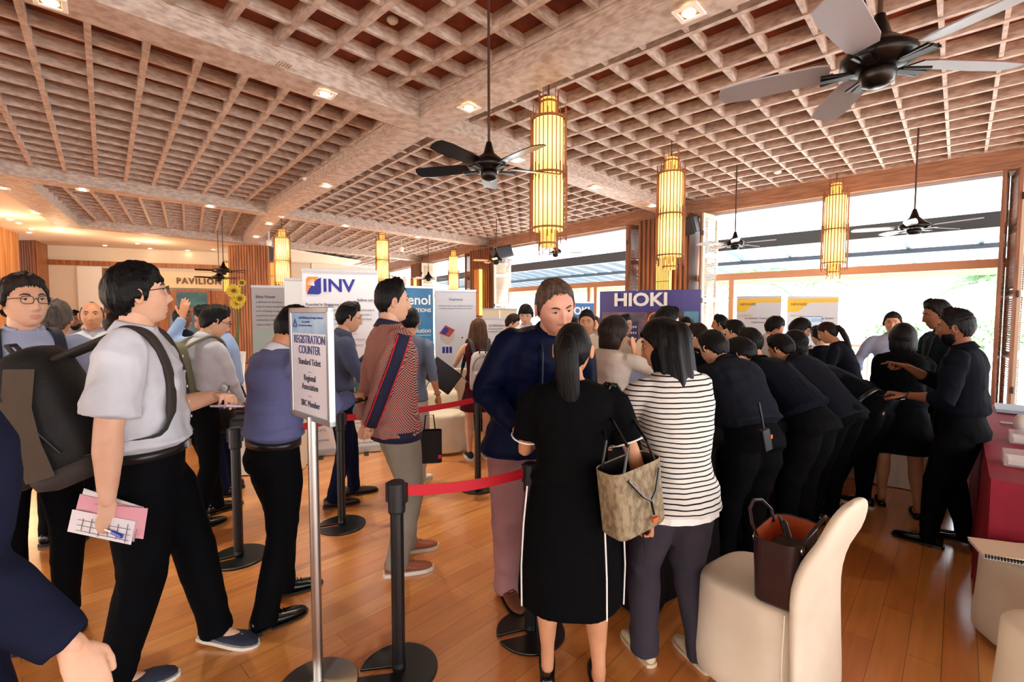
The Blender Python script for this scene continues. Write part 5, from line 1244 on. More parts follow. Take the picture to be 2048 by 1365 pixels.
        if top.get('dress'):
            dh, dfl = top['dress']; dh *= H; sg = 32; fy = (LG[1][1].y+LG[-1][1].y)/2
            def rd_g(c, rx, ry, wv=0): return [c+Vector((rx*math.cos(a)*(1+wv*math.sin(6*a+1)), ry*math.sin(a)*(1+wv*math.sin(6*a+2)), 0)) for a in [2*PI*i/sg for i in range(sg)]]
            m.loft([rd_g(Vector((pel[0]*.7, pel[1]*.7+fy*.4, dh)), .100*H*B+dfl+g, .082*H*B+dfl+g, .02), rd_g(Vector((pel[0], pel[1]+fy*.3, (dh*.6+P0.z*.4))), .103*H*B+dfl*.7+g, .086*H*B+dfl*.6+g, .012), rd_g(P0-Vector((0, 0, .03)), .104*H*B+g, .084*H*B+g), rd_g(P0+u1*.05*H, .090*H*B+g, .066*H*B+g), rd_g(W, .076*H*B+g, .058*H*B+g)])
        mt_ = top['mat']
        kids['top'] = bake_obj(top.get('name', 'shirt'), m, mt_, t, vox*.95, 3, wr=top.get('wr', .006)*1.9, seed=sd_+1)
        if top.get('collar'):
            cm = top['collar'] if not isinstance(top['collar'], bool) else mt_
            # standing band with folded points
            c = MB(); n = 24; ax_ = nk
            x_, f_ = Xa2, (ax_.cross(Xa2)*-1); f_ = Vector((0, ax_.z, -ax_.y)).normalized()
            r0 = .062*S*(B**.3)*(.88 if female else 1)
            base = NB-ax_*.012*H
            def cr_(off, rad_, dz, op): return [base+ax_*(off+dz(a))+x_*(rad_*math.sin(a))+f_*(rad_*.98*-math.cos(a)) for a in [(-PI+op)+(2*PI-2*op)*i/n for i in range(n+1)]]
            up_ = lambda a: .0
            pt = lambda a: -.045*max(0, (abs(a)-2.1)/.75)**1.5
            op = top.get('open', .28)
            c.loft([cr_(.0, r0*1.06, up_, op), cr_(.030*S, r0*.98, up_, op), cr_(.036*S, r0*1.0, up_, op), cr_(.030*S, r0*1.08, up_, op), cr_(-.014*S, r0*1.34, pt, op)], cap=False, closed=False)
            co = c.build('collar', cm, kids['top'], smooth=True); sm = co.modifiers.new('th', 'SOLIDIFY'); sm.thickness = .003
        if top.get('buttons'):
            b_ = MB()
            for k_ in range(6):
                z = .04+.13*k_; q_ = SH+F2*.0-u2*z
                cen = NB.lerp(W, (k_+1)/6.5); rr_ = (.075*H*B+belly*max(0, (k_-1)/5)+g) if k_ else .05*H
                p_ = cen+F1*rr_*.95
                b_.lathe([(.0001, 0), (.006, 0), (.006, .003), (.0001, .003)], 8, Matrix.Translation(p_)@Matrix.Rotation(-PI/2, 4, 'X'))
            b_.build('buttons', M_white, kids['top'])
        if top.get('trim'):
            for s in (-1, 1):
                a, e, w_ = A[s][:3]; q = a.lerp(e, min(1, sl*1.62)); dr = (e-a).normalized(); x1 = dr.orthogonal().normalized(); x2 = dr.cross(x1); k = (B**.6)*(.9 if female else 1)*sr
                c = MB(); c.tube([q+x1*(.062*S*k*math.cos(2*PI*i/20))+x2*(.062*S*k*math.sin(2*PI*i/20)) for i in range(21)], .0035, 6); c.build('sleeve_piping', top['trim'], kids['top'])
    if bottom and bottom.get('belt'):
        c = MB(); q = P0+u1*(bottom.get('rise', .06)-.008)*H; n = 28
        rings = []
        for dz, ex in ((-.018, .006), (.018, .006)):
            rings.append([q+u1*dz+Xa*((.094*H*B+ex)*math.cos(a))+F1*(((.066*H*B+belly*.75 if math.sin(a) > 0 else .066*H*B)+ex)*math.sin(a)) for a in [2*PI*i/n for i in range(n)]])
        c.loft(rings); bl = c.build('belt', mat('belt_leather', (22, 20, 22), .35), t, smooth=True)
        MB().box(q+F1*(.066*H*B+belly*.75+.01), (.04, .01, .032)).build('buckle', M_steel, bl)
    if shoes and shoes[1]:
        for s in (-1, 1):
            a, kx, an, yw = LG[s]; up, so = shoe_mesh(shoes[0])
            lft = an.z-.048*H; M = Matrix.Translation((an.x, an.y, max(lft, 0)))@Matrix.Rotation(R(yw), 4, 'Z')@Matrix.Rotation(-math.atan2(lft, .16) if lft > .01 else 0, 4, 'X')@Matrix.Scale(S**.5, 4)
            us = MB(); us.v = up.v; us.f = up.f; us.mi = up.mi
            so_ = us.build('shoe', shoes[1], t, smooth=True, M=M)
            ss = MB(); ss.v = so.v; ss.f = so.f; ss.mi = so.mi; ss.build('sole', shoes[2] if len(shoes) > 2 else M_black, so_)
            if shoes[0] in ('sneaker', 'canvas', 'dress'):
                l_ = MB()
                for i in range(4): l_.bar((-.018, .03+.022*i, hi_(shoes[0], i)), (.018, .034+.022*i, hi_(shoes[0], i)), .005, .004)
                l_.build('laces', M_white if shoes[0] == 'canvas' else shoes[1], so_)
    if watch:
        a, e, w_ = A[watch][:3]; dr = (w_-e).normalized(); x1 = dr.orthogonal().normalized(); x2 = dr.cross(x1); q = e.lerp(w_, .93)
        c = MB(); c.tube([q+x1*(.031*S*math.cos(2*PI*i/16))+x2*(.028*S*math.sin(2*PI*i/16)) for i in range(17)], .006, 6, flat=.5); c.build('watch', M_black, t)
    return dict(root=t, A=A, HM=HM, NB=NB, SH=SH, C=C, W=W, P0=P0, F1=F1, F2=F2, u1=u1, u2=u2, Xa=Xa, Xa2=Xa2, kids=kids, nk=nk, LG=LG, M=Matrix.Translation(pos)@Matrix.Rotation(R(face), 4, 'Z'))
def hi_(k, i): return {'sneaker': (.094, .086, .078, .068), 'canvas': (.088, .08, .072, .062), 'dress': (.08, .074, .068, .06)}[k][i]+.002
# ================================================================ the cast
TR_black = fab('black_trousers', (11, 11, 14)); TR_navy = fab('navy_trousers', (18, 24, 48)); TR_grey = fab('grey_trousers', (150, 146, 134)); TR_char = fab('charcoal_trousers', (62, 58, 68)); TR_pink = fab('dusty_pink_trousers', (168, 122, 120)); TR_white = fab('white_trousers', (210, 206, 196)); TR_khaki = fab('khaki_trousers', (120, 110, 92))
SH_white = fab('white_shirt', (212, 216, 224)); SH_lblue = fab('pale_blue_shirt', (172, 184, 214)); SH_blue = fab('light_blue_shirt', (150, 176, 216)); SH_slate = fab('slate_shirt', (84, 94, 120)); SH_navy = fab('navy_satin_shirt', (13, 20, 50), rough=.45); SH_black = fab('black_shirt_window_tint', (14, 17, 26)); SH_black2 = fab('soft_black_cloth', (26, 29, 38)); SH_beige = fab('beige_shirt', (196, 182, 168)); SH_cream = fab('cream_shirt', (222, 208, 186)); SU_navy = fab('navy_suit', (26, 30, 50)); SH_greyb = fab('grey_blue_shirt', (112, 126, 150)); DR_black = fab('black_dress', (9, 9, 12)); DR_maroon = fab('maroon_dress', (74, 18, 34)); SH_polo = fab('dark_polo', (24, 34, 40))  # black shirt made bluish: window light put into the cloth colour
SH_indigo = check_mat('indigo_weave_shirt', (84, 92, 140), (108, 114, 156), (70, 76, 124), 420)
SH_knit = check_mat('red_navy_houndstooth', (214, 176, 156), (150, 44, 46), (34, 26, 56), 190)
SH_stripe = stripes_mat('cream_black_stripes', (218, 216, 208), (24, 24, 30), .0215, .27, wob=.02)
def yoke_mat():
    m, nt, b = _m('blue_shirt_cream_yoke'); N = nt.nodes.new; L = nt.links.new
    t = N('ShaderNodeTexCoord'); s = N('ShaderNodeSeparateXYZ'); L(t.outputs['Object'], s.inputs[0]); g = N('ShaderNodeMath'); g.operation = 'GREATER_THAN'; g.inputs[1].default_value = 1.30; L(s.outputs[2], g.inputs[0])
    x = N('ShaderNodeMix'); x.data_type = 'RGBA'; x.inputs[6].default_value = (*lin((146, 164, 206)), 1); x.inputs[7].default_value = (*lin((224, 206, 180)), 1); L(g.outputs[0], x.inputs[0]); L(x.outputs[2], b.inputs['Base Color']); b.inputs['Roughness'].default_value = .85; return m
SH_yoke = yoke_mat()
M_blsh = mat('black_polished_leather', (14, 14, 15), .22); M_brsh = mat('brown_leather', (150, 78, 46), .5); M_dksh = mat('dark_brown_leather', (52, 34, 28), .4); M_beige = mat('beige_leather', (222, 204, 172), .45); M_navsh = mat('navy_suede', (30, 36, 58), .8); M_wsole = mat('white_rubber', (226, 220, 206), .6)
def va(p): return math.degrees(-math.atan2(p.x, p.y))
def P(label, px, py, al, d=None, **k):
    """px,py: where the feet stand in the photo (or px with depth d); al: heading relative to the line of sight (0 away, 90 to the left, -90 to the right, 180 facing)"""
    p = G(px, py) if d is None else Vector(((px-1024)/FPX*d, d, 0)); ha = k.pop('hal', None)
    f = al+va(p)
    if ha is not None: k['hyaw'] = ha-al
    return person(label, p, f, **k)
def phone(pr_, s, lb, dim=(.074, .155, .009), mt=None, off=(0, .085, -.035), rx=0):
    HMt = pr_['M']@pr_['A'][s][4]
    o = MB().box((0, 0, 0), dim).build('phone', mt or mat('phone_black', (22, 22, 28), .15), bevel=.003)
    o.matrix_world = HMt@Matrix.Translation(off)@Matrix.Rotation(R(rx), 4, 'X'); tag(o, lb, 'phone'); return o
# ---- foreground left: big man in white shirt with backpack
pb = P('tall man in white short-sleeved shirt and glasses wearing a backpack', 285, 0, -104, d=2.1, hal=-86, H=1.86, build=1.10, belly=.02, skin='fair', hair=('fringe', 'black'), res=2, hpitch=8, lean=-2,
       top=dict(mat=SH_white, sleeve=.52, collar=True, buttons=True, sr=1.28, loose=.016, blouse=.02, wr=.008), bottom=dict(kind='trousers', mat=TR_black, belt=1, w=1.16, hemw=.075), glasses='black', shoes=('loafer', M_navsh, M_wsole),
       legs=((-.10, .22, -30), (.10, -.12, 5)), hands=(dict(t=(-.02, .27, 1.24), pose='phone', up=(.1, .3, 1), dir=(.8, .5, .12), thumb=-1), dict(t=(.27, -.07, .87), pose='grip', pole=(.6, -1, -.1), up=(.8, .2, .1))), arms_r=1.12, headscale=1.03)
phone(pb, -1, 'pale lilac phone in the far hand of the tall man with the backpack', mt=mat('phone_lilac', (196, 186, 214), .3), off=(0, .09, -.05))
# papers and pen in the near hand
def papers():
    HMt = pb['M']@pb['A'][1][4]; c = HMt@Vector((0, .06, -.02)); t = thing('paper_bundle', 'bundle of pink and white forms held low by the tall man with the backpack', 'papers', c, R(-18))
    M_form = mat('form_white', (232, 228, 234), .7)
    for i, (m_, dx, dz, rz_, w_, h_) in enumerate(((M_paper, -.02, .012, 6, .34, .13), (M_pink, -.03, -.002, 3, .33, .13), (M_pink, .06, -.004, -4, .30, .11), (M_form, -.02, -.03, 0, .36, .085))):
        o = MB().box((dx, .012-.006*i, dz), (w_, .003, h_)).build('sheet', m_, t, M=rot(rx=R(-14), ry=R(rz_)))
    m = MB()
    for i in range(7): m.box((-.12+.05*i, -.010, -.035), (.003, .001, .045+.01*(i % 3)))
    for i in range(3): m.box((0, -.010, -.06+.02*i), (.3, .001, .0012))
    m.build('form_lines', M_gtxt, t, M=rot(rx=R(-14)))
    pn_ = thing('pen', 'blue and silver pen between the fingers over the forms', 'pen', c+Vector((.02, -.03, -.035)), R(-18))
    MB().tube([(-.05, 0, .012), (.03, 0, 0)], .0045, 8).build('barrel', M_steel, pn_); MB().tube([(.03, 0, 0), (.085, 0, -.01)], .007, 8).build('cap', mat('pen_blue', (30, 60, 190), .3), pn_)
papers()
def backpack(pr_, lb, mt, mt2, w_=.32, h_=.48, dp=.2, tilt=10, drop=0, band=None, near=1, straps=True, sw_=.025, out=0.0, th_=.008):
    t = thing('backpack', lb, 'backpack'); t.matrix_world = pr_['M']
    B_ = pr_['C']; F2, X2, u2 = pr_['F2'], Vector((1, 0, 0)), pr_['u2']
    o = B_-F2*(.115+dp/2+out)+Vector((0, 0, -.08-drop)); Mx = Matrix.Translation(o)@Matrix.Rotation(R(tilt), 4, 'X')
    m = MB()
    def rg(z, w2, d2, yo): return [(w2*math.copysign(abs(math.cos(a))**.55, math.cos(a)), yo+d2*math.copysign(abs(math.sin(a))**.6, math.sin(a)), z) for a in [2*PI*i/28 for i in range(28)]]
    m.loft([rg(-h_/2, w_*.40, dp*.36, .01), rg(-h_/2+.02, w_*.48, dp*.48, 0), rg(-h_*.2, w_*.5, dp*.55, -.01), rg(h_*.15, w_*.48, dp*.5, 0), rg(h_*.38, w_*.42, dp*.40, .02), rg(h_*.47, w_*.32, dp*.28, .03), rg(h_/2, w_*.18, dp*.14, .03)])
    b_ = m.build('pack_body', mt, t, smooth=True, M=Mx)
    m = MB(); m.loft([rg(-h_*.42, w_*.36, dp*.2, -dp*.48), rg(-h_*.38, w_*.42, dp*.24, -dp*.5), rg(-h_*.05, w_*.42, dp*.24, -dp*.5), rg(h_*.04, w_*.36, dp*.12, -dp*.45)]); m.build('front_pocket', mt, t, smooth=True, M=Mx)
    if band:
        m = MB()
        pts = [Mx@Vector((s_*w_*.512*k, y_, z_)) for s_, k, y_, z_ in ((near, .92, .05, h_*.36), (near, 1.04, -.01, h_*.12), (near, 1.07, -.04, -h_*.12), (near, 1.03, -.06, -h_*.38))]
        m.tube(pts, [(.045, .006)]*4, 8, up=(1, 0, 0)); m.build('webbing_band', band, t)
        m = MB(); m.tube([Mx@Vector((-w_*.3, -dp*.78, h_*.2)), Mx@Vector((0, -dp*.86, h_*.0)), Mx@Vector((w_*.34, -dp*.74, -h_*.2))], [(.03, .006)]*3, 8, up=(0, 1, 0)); m.build('webbing_band', band, t)
        m = MB(); m.loft([rg(-h_/2-.004, w_*.41, dp*.37, .01), rg(-h_/2+.02, w_*.50, dp*.51, 0), rg(-h_*.36, w_*.51, dp*.545, -.004), rg(-h_*.355, w_*.49, dp*.52, -.004)]); m.build('base_panel', mt2, t, smooth=True, M=Mx)
        m = MB(); m.tube([Mx@Vector((w_*.515*near, -.05+.02*i, h_*(.30-.14*i+.0))) for i in range(5)], .005, 6); m.build('side_zip', M_black, t)
    m = MB(); m.tube([(-.035, .0, h_*.46), (-.03, -.01, h_*.56), (.03, -.01, h_*.56), (.035, .0, h_*.46)], .009, 8); m.build('grab_handle', mt2, t, M=Mx)
    m = MB(); m.tube([(w_*.44*math.cos(a), -.02+dp*.2*math.sin(a)*0, h_*.05+h_*.36*math.sin(a)) for a in [PI*i/12 for i in range(13)]], .004, 6); m.build('zip', M_black, t, M=Mx@Matrix.Translation((0, -dp*.3, 0)))
    if straps:
        for s in (-1, 1):
            S0 = pr_['A'][s][0]; top_ = pr_['SH']+X2*s*.07
            pts = [Mx@Vector((s*.07, dp*.3, h_*.36)), pr_['SH']+X2*s*.095-F2*.085+u2*.02, pr_['SH']+X2*s*.105+F2*.0+u2*.058, pr_['SH']+X2*s*.115+F2*.082+u2*.01, pr_['C']+X2*s*.125+F2*.135, pr_['W']+X2*s*.172+F2*.115+u2*.02, pr_['W']+X2*s*.19-F2*.02-u2*.02, Mx@Vector((s*w_*.42, dp*.3, -h_*.36))]
            # smooth
            q = []
            for i in range(len(pts)-1):
                p0, p1, p2, p3 = pts[max(i-1, 0)], pts[i], pts[i+1], pts[min(i+2, len(pts)-1)]
                for k_ in range(5):
                    tt = k_/5; q.append(.5*((2*p1)+(p2-p0)*tt+(2*p0-5*p1+4*p2-p3)*tt*tt+(3*p1-p0-3*p2+p3)*tt**3))
            q.append(pts[-1]); m = MB(); m.tube(q, [(th_, sw_) if i < 24 else (.004, sw_*.55) for i in range(len(q))], 8, up=(1, 0, 0)); so = m.build('shoulder_strap', mt2, t, smooth=True)
            i = 21; MB().box(q[i], (.045, .02, .02)).build('strap_buckle', M_blackp, so)
    return t
backpack(pb, 'large black and taupe backpack on the tall man in the white shirt', mat('pack_black', (13, 11, 10), .7, bump=((60, 60, 60), .3)), mat('pack_strap', (52, 46, 42), .75), w_=.40, h_=.56, dp=.26, tilt=22, drop=.04, band=mat('pack_taupe', (78, 64, 50), .8), near=1, out=.05, sw_=.034, th_=.013)
# ---- suit sleeve at the left edge
ps = person('dark navy suit sleeve and hand of a person at the left edge', Vector((-1.235, .90, 0)), 0, armk=.92, H=1.76, build=1.05, skin='fair', hair=('short', 'black'), res=2, eyes=False,
       top=dict(mat=SU_navy, sleeve=.99, hem=.43, name='jacket', sr=1.3, loose=.015, wr=.004), bottom=dict(kind='trousers', mat=SU_navy), shoes=('dress', M_blsh), hands=({}, dict(t=(.345, .03, .95), pose='relax', pole=(-1, -.3, 0), up=(.9, -.4, .1), dir=(.28, .1, -1))))
bt = MB()
for i in range(3):
    a, e, w_ = ps['A'][1][:3]; q = e.lerp(w_, .70+.06*i)+Vector((.036, -.012, .0)); bt.lathe([(.0001, 0), (.008, 0), (.007, .004), (.0001, .004)], 10, Matrix.Translation(q)@Matrix.Rotation(PI/2, 4, 'Y'))
bt.build('cuff_buttons', M_blackp, ps['kids']['top'])
# ---- left: man in pale blue shirt with glasses
p2 = P('young man in pale blue shirt and glasses facing the camera with a phone', 48, 0, -172, d=2.40, hal=-156, H=1.84, skin='fair', hair=('short', 'darkbrown'), res=2, glasses='black', htilt=2,
       top=dict(mat=SH_lblue, sleeve=1, collar=True, buttons=True, open=.5), bottom=dict(kind='trousers', mat=TR_black, belt=1), shoes=('dress', M_blsh), hands=(dict(t=(-.14, .30, 1.12), pole=(-.8, -.4, -.6)), dict(t=(.02, .36, 1.20), pose='phone', up=(-.2, -.2, 1), dir=(-.6, .5, .25), pole=(.8, -.6, -.5), thumb=1)))
phone(p2, 1, 'dark phone in the hand of the man in pale blue at the left')
backpack(p2, 'dark backpack whose navy straps show on the man in pale blue', mat('pack_navy', (30, 34, 46), .7), mat('strap_navy', (34, 40, 56), .7), near=1)
P('grey-haired man seen from behind, beside the smiling older man', 132, 1082, -20, H=1.73, skin='tan', hair=('short', 'grey'), res=1, top=dict(mat=SH_black, sleeve=1), bottom=dict(kind='trousers', mat=TR_black), shoes=('dress', M_blsh))
P('smiling older balding man in a checked pale shirt', 186, 0, 175, d=4.3, H=1.76, build=1.08, skin='tan', hair=('bald', 'grey'), res=1, top=dict(mat=SH_white, sleeve=1, collar=SH_lblue), bottom=dict(kind='trousers', mat=TR_navy), shoes=('dress', M_blsh))
P('bearded man in the far background left of the smiling man', 152, 0, 170, d=6.4, H=1.68, skin='brown', hair=('short', 'black'), res=1, beard=True, top=dict(mat=SH_lblue, sleeve=1), bottom=dict(kind='trousers', mat=TR_black))
P('dark-haired person in the far background right of the smiling man', 228, 0, 10, d=5.6, H=1.66, hair=('bob', 'darkbrown'), res=0, eyes=False, top=dict(mat=SH_black, sleeve=1), bottom=dict(kind='trousers', mat=TR_black))
P('man in a navy suit in the background behind the tall man', 362, 0, -120, d=6.0, H=1.72, skin='brown', hair=('short', 'black'), res=1, top=dict(mat=SU_navy, sleeve=1, hem=.44, name='jacket', collar=SH_white), bottom=dict(kind='trousers', mat=SU_navy))
p6 = P('man in white shirt with olive backpack straps and glasses, looking down', 408, 1046, -62, H=1.73, hal=-86, skin='fair', hair=('short', 'black'), res=1, glasses='black', hpitch=-22, lean2=12,
       top=dict(mat=SH_white, sleeve=1, collar=True, blouse=.03), bottom=dict(kind='trousers', mat=TR_black, belt=1), shoes=('dress', M_blsh), legs=((-.1, .16, 0), (.1, -.1, 0)), hands=(dict(t=(-.02, .3, .92), pose='grip'), dict(t=(.06, .30, .90), pose='grip', pole=(.8, -.8, -.2))))
backpack(p6, 'olive green backpack on the man in white looking down', mat('pack_olive', (112, 112, 84), .7), mat('strap_olive', (104, 102, 76), .7), w_=.3, h_=.42, dp=.16)
P('man in light blue shirt facing left with a hand raised to his forehead', 462, 985, 70, H=1.74, hal=80, skin='tan', hair=('short', 'black'), res=1, hpitch=-20, lean2=14, build=1.04,
  top=dict(mat=SH_blue, sleeve=1, collar=True, sr=1.15), bottom=dict(kind='trousers', mat=TR_navy), shoes=('dress', M_blsh), hands=(dict(t=(-.14, .28, 1.60), pose='flat', pole=(-.4, .6, -1), dir=(.2, -.1, 1)), {}))
p9 = P('man in indigo woven shirt with white collar, back turned, looking down at his phone', 556, 1222, -62, H=1.71, hal=-58, build=1.04, skin='tan', hair=('fade', 'black'), res=2, hpitch=-32, lean2=10, glasses='black',
       top=dict(mat=SH_indigo, sleeve=1, collar=SH_white, sr=1.18, blouse=.026, wr=.008), bottom=dict(kind='trousers', mat=TR_black, belt=1, w=1.1, hemw=.08), shoes=('dress', M_blsh), legs=((-.12, .10, -20), (.10, -.12, -8)), hands=(dict(t=(-.08, .42, 1.10), pose='phone', up=(0, -.2, 1), dir=(.1, 1, .2)), dict(t=(.06, .42, 1.12), pose='phone', up=(0, 0, 1), dir=(0, 1, .1), pole=(.9, -.6, -.6))), arms_r=1.08)
phone(p9, 1, 'phone held by the man in the indigo shirt, behind the sign')
p10 = P('man in slate blue shirt and glasses looking right with a phone', 683, 1003, -82, H=1.75, hal=-92, skin='fair', hair=('short', 'black'), res=1, glasses='thin', hpitch=-12, lean2=8,
        top=dict(mat=SH_slate, sleeve=.97, collar=True, sr=1.1), bottom=dict(kind='trousers', mat=TR_navy, belt=1), shoes=('dress', M_dksh), legs=((-.11, .12, 0), (.1, -.08, 0)), hands=(dict(t=(-.05, .30, 1.28), pose='phone', up=(0, 0, 1)), dict(t=(.10, .26, 1.26), pose='phone', pole=(.6, -.4, -1), up=(.1, -.3, 1), dir=(-.2, 1, .4))))
phone(p10, 1, 'phone raised by the man in the slate blue shirt')
p11 = P('spiky-haired man in a red and navy houndstooth jacket, hands clasped behind him', 795, 1128, -72, H=1.86, hal=-80, build=1.02, skin='fair', hair=('fade', 'black'), res=2, lean=-3,
        top=dict(mat=SH_knit, sleeve=.97, hem=.47, name='jacket', loose=.022, sr=1.2, collar=mat('navy_knit', (24, 30, 62), .8), wr=.007, open=.6), bottom=dict(kind='trousers', mat=TR_grey, w=1.12, hemw=.068), shoes=('sneaker', M_brsh, M_wsole), legs=((-.12, .10, -12), (.12, -.04, -14)),
        hands=(dict(t=(-.02, -.20, .90), pose='grip', pole=(-1, -.6, 0), up=(0, -1, 0), dir=(.8, -.2, -.5)), dict(t=(.05, -.20, .91), pose='grip', pole=(1, -.5, 0), up=(0, -1, 0), dir=(-.8, -.2, -.5))))
def hemband(pr_, mt, z0, z1, rx, ry, name='hem_band', cy=0):
    m = MB(); n = 32
    m.loft([[(rx*math.cos(a), cy+ry*math.sin(a), z) for a in [2*PI*i/n for i in range(n)]] for z in (z0, z1)]); m.build(name, mt, pr_['kids']['top'], smooth=True)
hemband(p11, mat('navy_knit', 0), .842, .905, .212, .158)
a, e, w_ = p11['A'][1][:3]
m = MB(); x1 = Vector((1, 0, 0)); m.tube([a+Vector((.068, 0, .02)), a.lerp(e, .5)+Vector((.070, 0, 0)), e+Vector((.064, .0, 0)), e.lerp(w_, .5)+Vector((.058, 0, 0)), e.lerp(w_, .92)+Vector((.045, 0, 0))], [(.040, .018)]*5, 10, up=(1, 0, 0)); sl_ = m.build('navy_side_panel', mat('navy_knit', 0), p11['kids']['top'], smooth=True)
for s in (-1, 1):
    m = MB(); m.tube([a+Vector((.076, s*.038, .02)), a.lerp(e, .5)+Vector((.080, s*.038, 0)), e+Vector((.076, s*.038, 0)), e.lerp(w_, .5)+Vector((.070, s*.038, 0)), e.lerp(w_, .92)+Vector((.058, s*.038, 0))], .004, 6); m.build('red_piping', M_red, sl_)
p12 = P('person in grey-blue shirt and white trousers mostly hidden behind the houndstooth jacket', 822, 966, -30, H=1.70, hair=('short', 'black'), res=1, eyes=False, skin='tan', top=dict(mat=SH_greyb, sleeve=.6, hem=.47), bottom=dict(kind='trousers', mat=TR_white), shoes=('canvas', M_white, M_wsole), hands=({}, dict(t=(.27, .05, .86), pose='grip')), watch=1, hyaw=20, hpitch=-15)
tb = tote('tote_bag', 'black fabric tote bag hanging behind the houndstooth jacket', D(860, 925, 4.35), R(10), .22, .08, .30, mat('black_canvas', (16, 16, 18), .8), M_black, 1.0)
MB().tube([(-.05, 0, .30), (-.035, 0, .44), (.035, 0, .44), (.05, 0, .30)], .006, 6).build('handles', mat('black_canvas', 0), tb); MB().box((.09, -.045, .06), (.03, .004, .035)).build('red_tag', M_red, tb)
p13 = P('woman with long brown hair in a maroon sleeveless dress, seen from behind', 958, 918, 12, H=1.60, female=True, skin='fair', hair=('long', 'brown'), res=1, hyaw=-30, top=dict(mat=DR_maroon, sleeve=0, name='top'), bottom=dict(kind='skirt', mat=DR_maroon, hem=.34, flare=.05), shoes=('sneaker', M_navsh, M_white), hands=(dict(t=(-.12, .25, 1.2)), dict(t=(.22, .20, 1.0), pole=(.8, -.8, -.3))))
backpack(p13, 'light grey backpack on the long-haired woman', mat('pack_grey', (188, 180, 180), .7), mat('strap_grey', (44, 42, 46), .7), w_=.27, h_=.42, dp=.13, tilt=6, drop=.06)
P('man in cream shirt and glasses reading, behind the long-haired woman', 1010, 0, -128, d=6.6, H=1.66, hal=-100, skin='fair', hair=('short', 'darkbrown'), res=1, glasses='thin', hpitch=-25, lean2=10, top=dict(mat=SH_cream, sleeve=1, collar=True), bottom=dict(kind='trousers', mat=TR_khaki), hands=(dict(t=(-.1, .32, 1.25)), dict(t=(.1, .32, 1.25))))
P('man with glasses and dark hair beside the tall man, looking down', 1053, 0, 172, d=6.0, H=1.78, skin='fair', hair=('fringe', 'black'), res=1, glasses='thin', hpitch=-22, top=dict(mat=SH_white, sleeve=1, collar=True), bottom=dict(kind='trousers', mat=TR_black))
# ---- tall man in navy
p16 = P('tall smiling man in a navy shirt with a lanyard, leaning down to talk', 1050, 1188, -168, H=1.86, hal=-162, build=1.10, skin='pink', hair=('swept', 'greybrown'), res=2, side=-10, lean=6, lean2=14, hpitch=-24, htilt=8, headscale=1.12,
        top=dict(mat=SH_navy, sleeve=1, hem=.46, collar=True, open=.5, sr=1.25, loose=.030, flare=.03, wr=.007, buttons=False), bottom=dict(kind='trousers', mat=TR_pink, w=1.15, hemw=.075), shoes=('dress', mat('brown_suede', (110, 58, 36), .7)),
        legs=((-.11, .08, 0), (.11, 0, 12)), hands=(dict(t=(-.1, .25, 1.0), pole=(-1, -.5, -.4)), dict(t=(.10, .28, 1.04), pole=(1, -.6, -.3))))
def lanyard(pr_, lb, mt, zlen=.34, fw=.02):
    t = thing('lanyard_badge', lb, 'badge'); t.matrix_world = pr_['M']; F2, u2, NB_ = pr_['F2'], pr_['u2'], pr_['NB']
    bot = pr_['W']+pr_['F1']*(.14+fw)+pr_['u1']*.02
    for s in (-1, 1):
        m = MB(); m.tube([NB_-F2*.05, NB_+Vector((s*.062, 0, 0)), pr_['SH']+Vector((s*.06, 0, 0))+F2*(.095+fw), pr_['C']+Vector((s*.03, 0, 0))+F2*(.135+fw), bot], [(.008, .002)]*5, 8, up=(0, 1, 0)); m.build('strap', mt, t)
    cb = MB().box(bot-Vector((0, 0, .05)), (.1, .006, .075)).build('card_holder', mat('badge_clear', (226, 220, 222), .3), t); MB().box(bot-Vector((0, -.004, .073)), (.08, .004, .02)).build('red_strip', mat('badge_red', (190, 70, 80), .5), cb)
lanyard(p16, 'dark lanyard with a conference badge on the tall man in navy', mat('lanyard_dark', (34, 46, 52), .6), fw=.062)
# ---- woman in black dress
p17 = P('woman with a ponytail in a black dress with white piping, back turned', 1140, 1360, 4, H=1.60, female=True, build=1.14, skin='tan', hair=('pony', 'black'), res=2, hyaw=-14, shw=1.04, headscale=1.02,
        top=dict(mat=DR_black, sleeve=.46, name='dress', sr=1.2, loose=.012, trim=M_white, wr=.003, dress=(.228, .035)), shoes=('flat', M_blsh),
        legs=((-.10, .0, 0), (.12, -.06, 0)), hands=(dict(t=(-.15, .30, 1.02), pole=(-.35, -1, -.6)), dict(t=(.34, -.08, .74), pose='phone', pole=(.8, -1, 0), up=(.9, -.2, .1), dir=(.12, .15, -1), thumb=-1)))
phone(p17, 1, 'black phone held low by the woman in the black dress', off=(0, .08, -.04))
for xy in (((.118, -.150), (.124, -.166), (.132, -.172), (.135, -.168)), ((.205, -.04), (.218, -.045), (.226, -.05), (.222, -.05)), ((-.19, -.075), (-.205, -.08), (-.214, -.085), (-.212, -.085))):
    m = MB(); m.tube([(x, y, z) for (x, y), z in zip(xy, (.90, .74, .56, .385))], .0035, 6); m.build('white_piping', M_white, p17['kids']['top'])
m = MB(); c_ = p17['A'][1]; q = c_[1].lerp(c_[2], .86); m.tube([q+Vector((.03*math.cos(2*PI*i/18), .03*math.sin(2*PI*i/18), .004*math.sin(2*PI*i/9))) for i in range(19)], .0022, 6); m.build('bangle', mat('gold', (212, 170, 96), .25, metal=1), p17['root'])
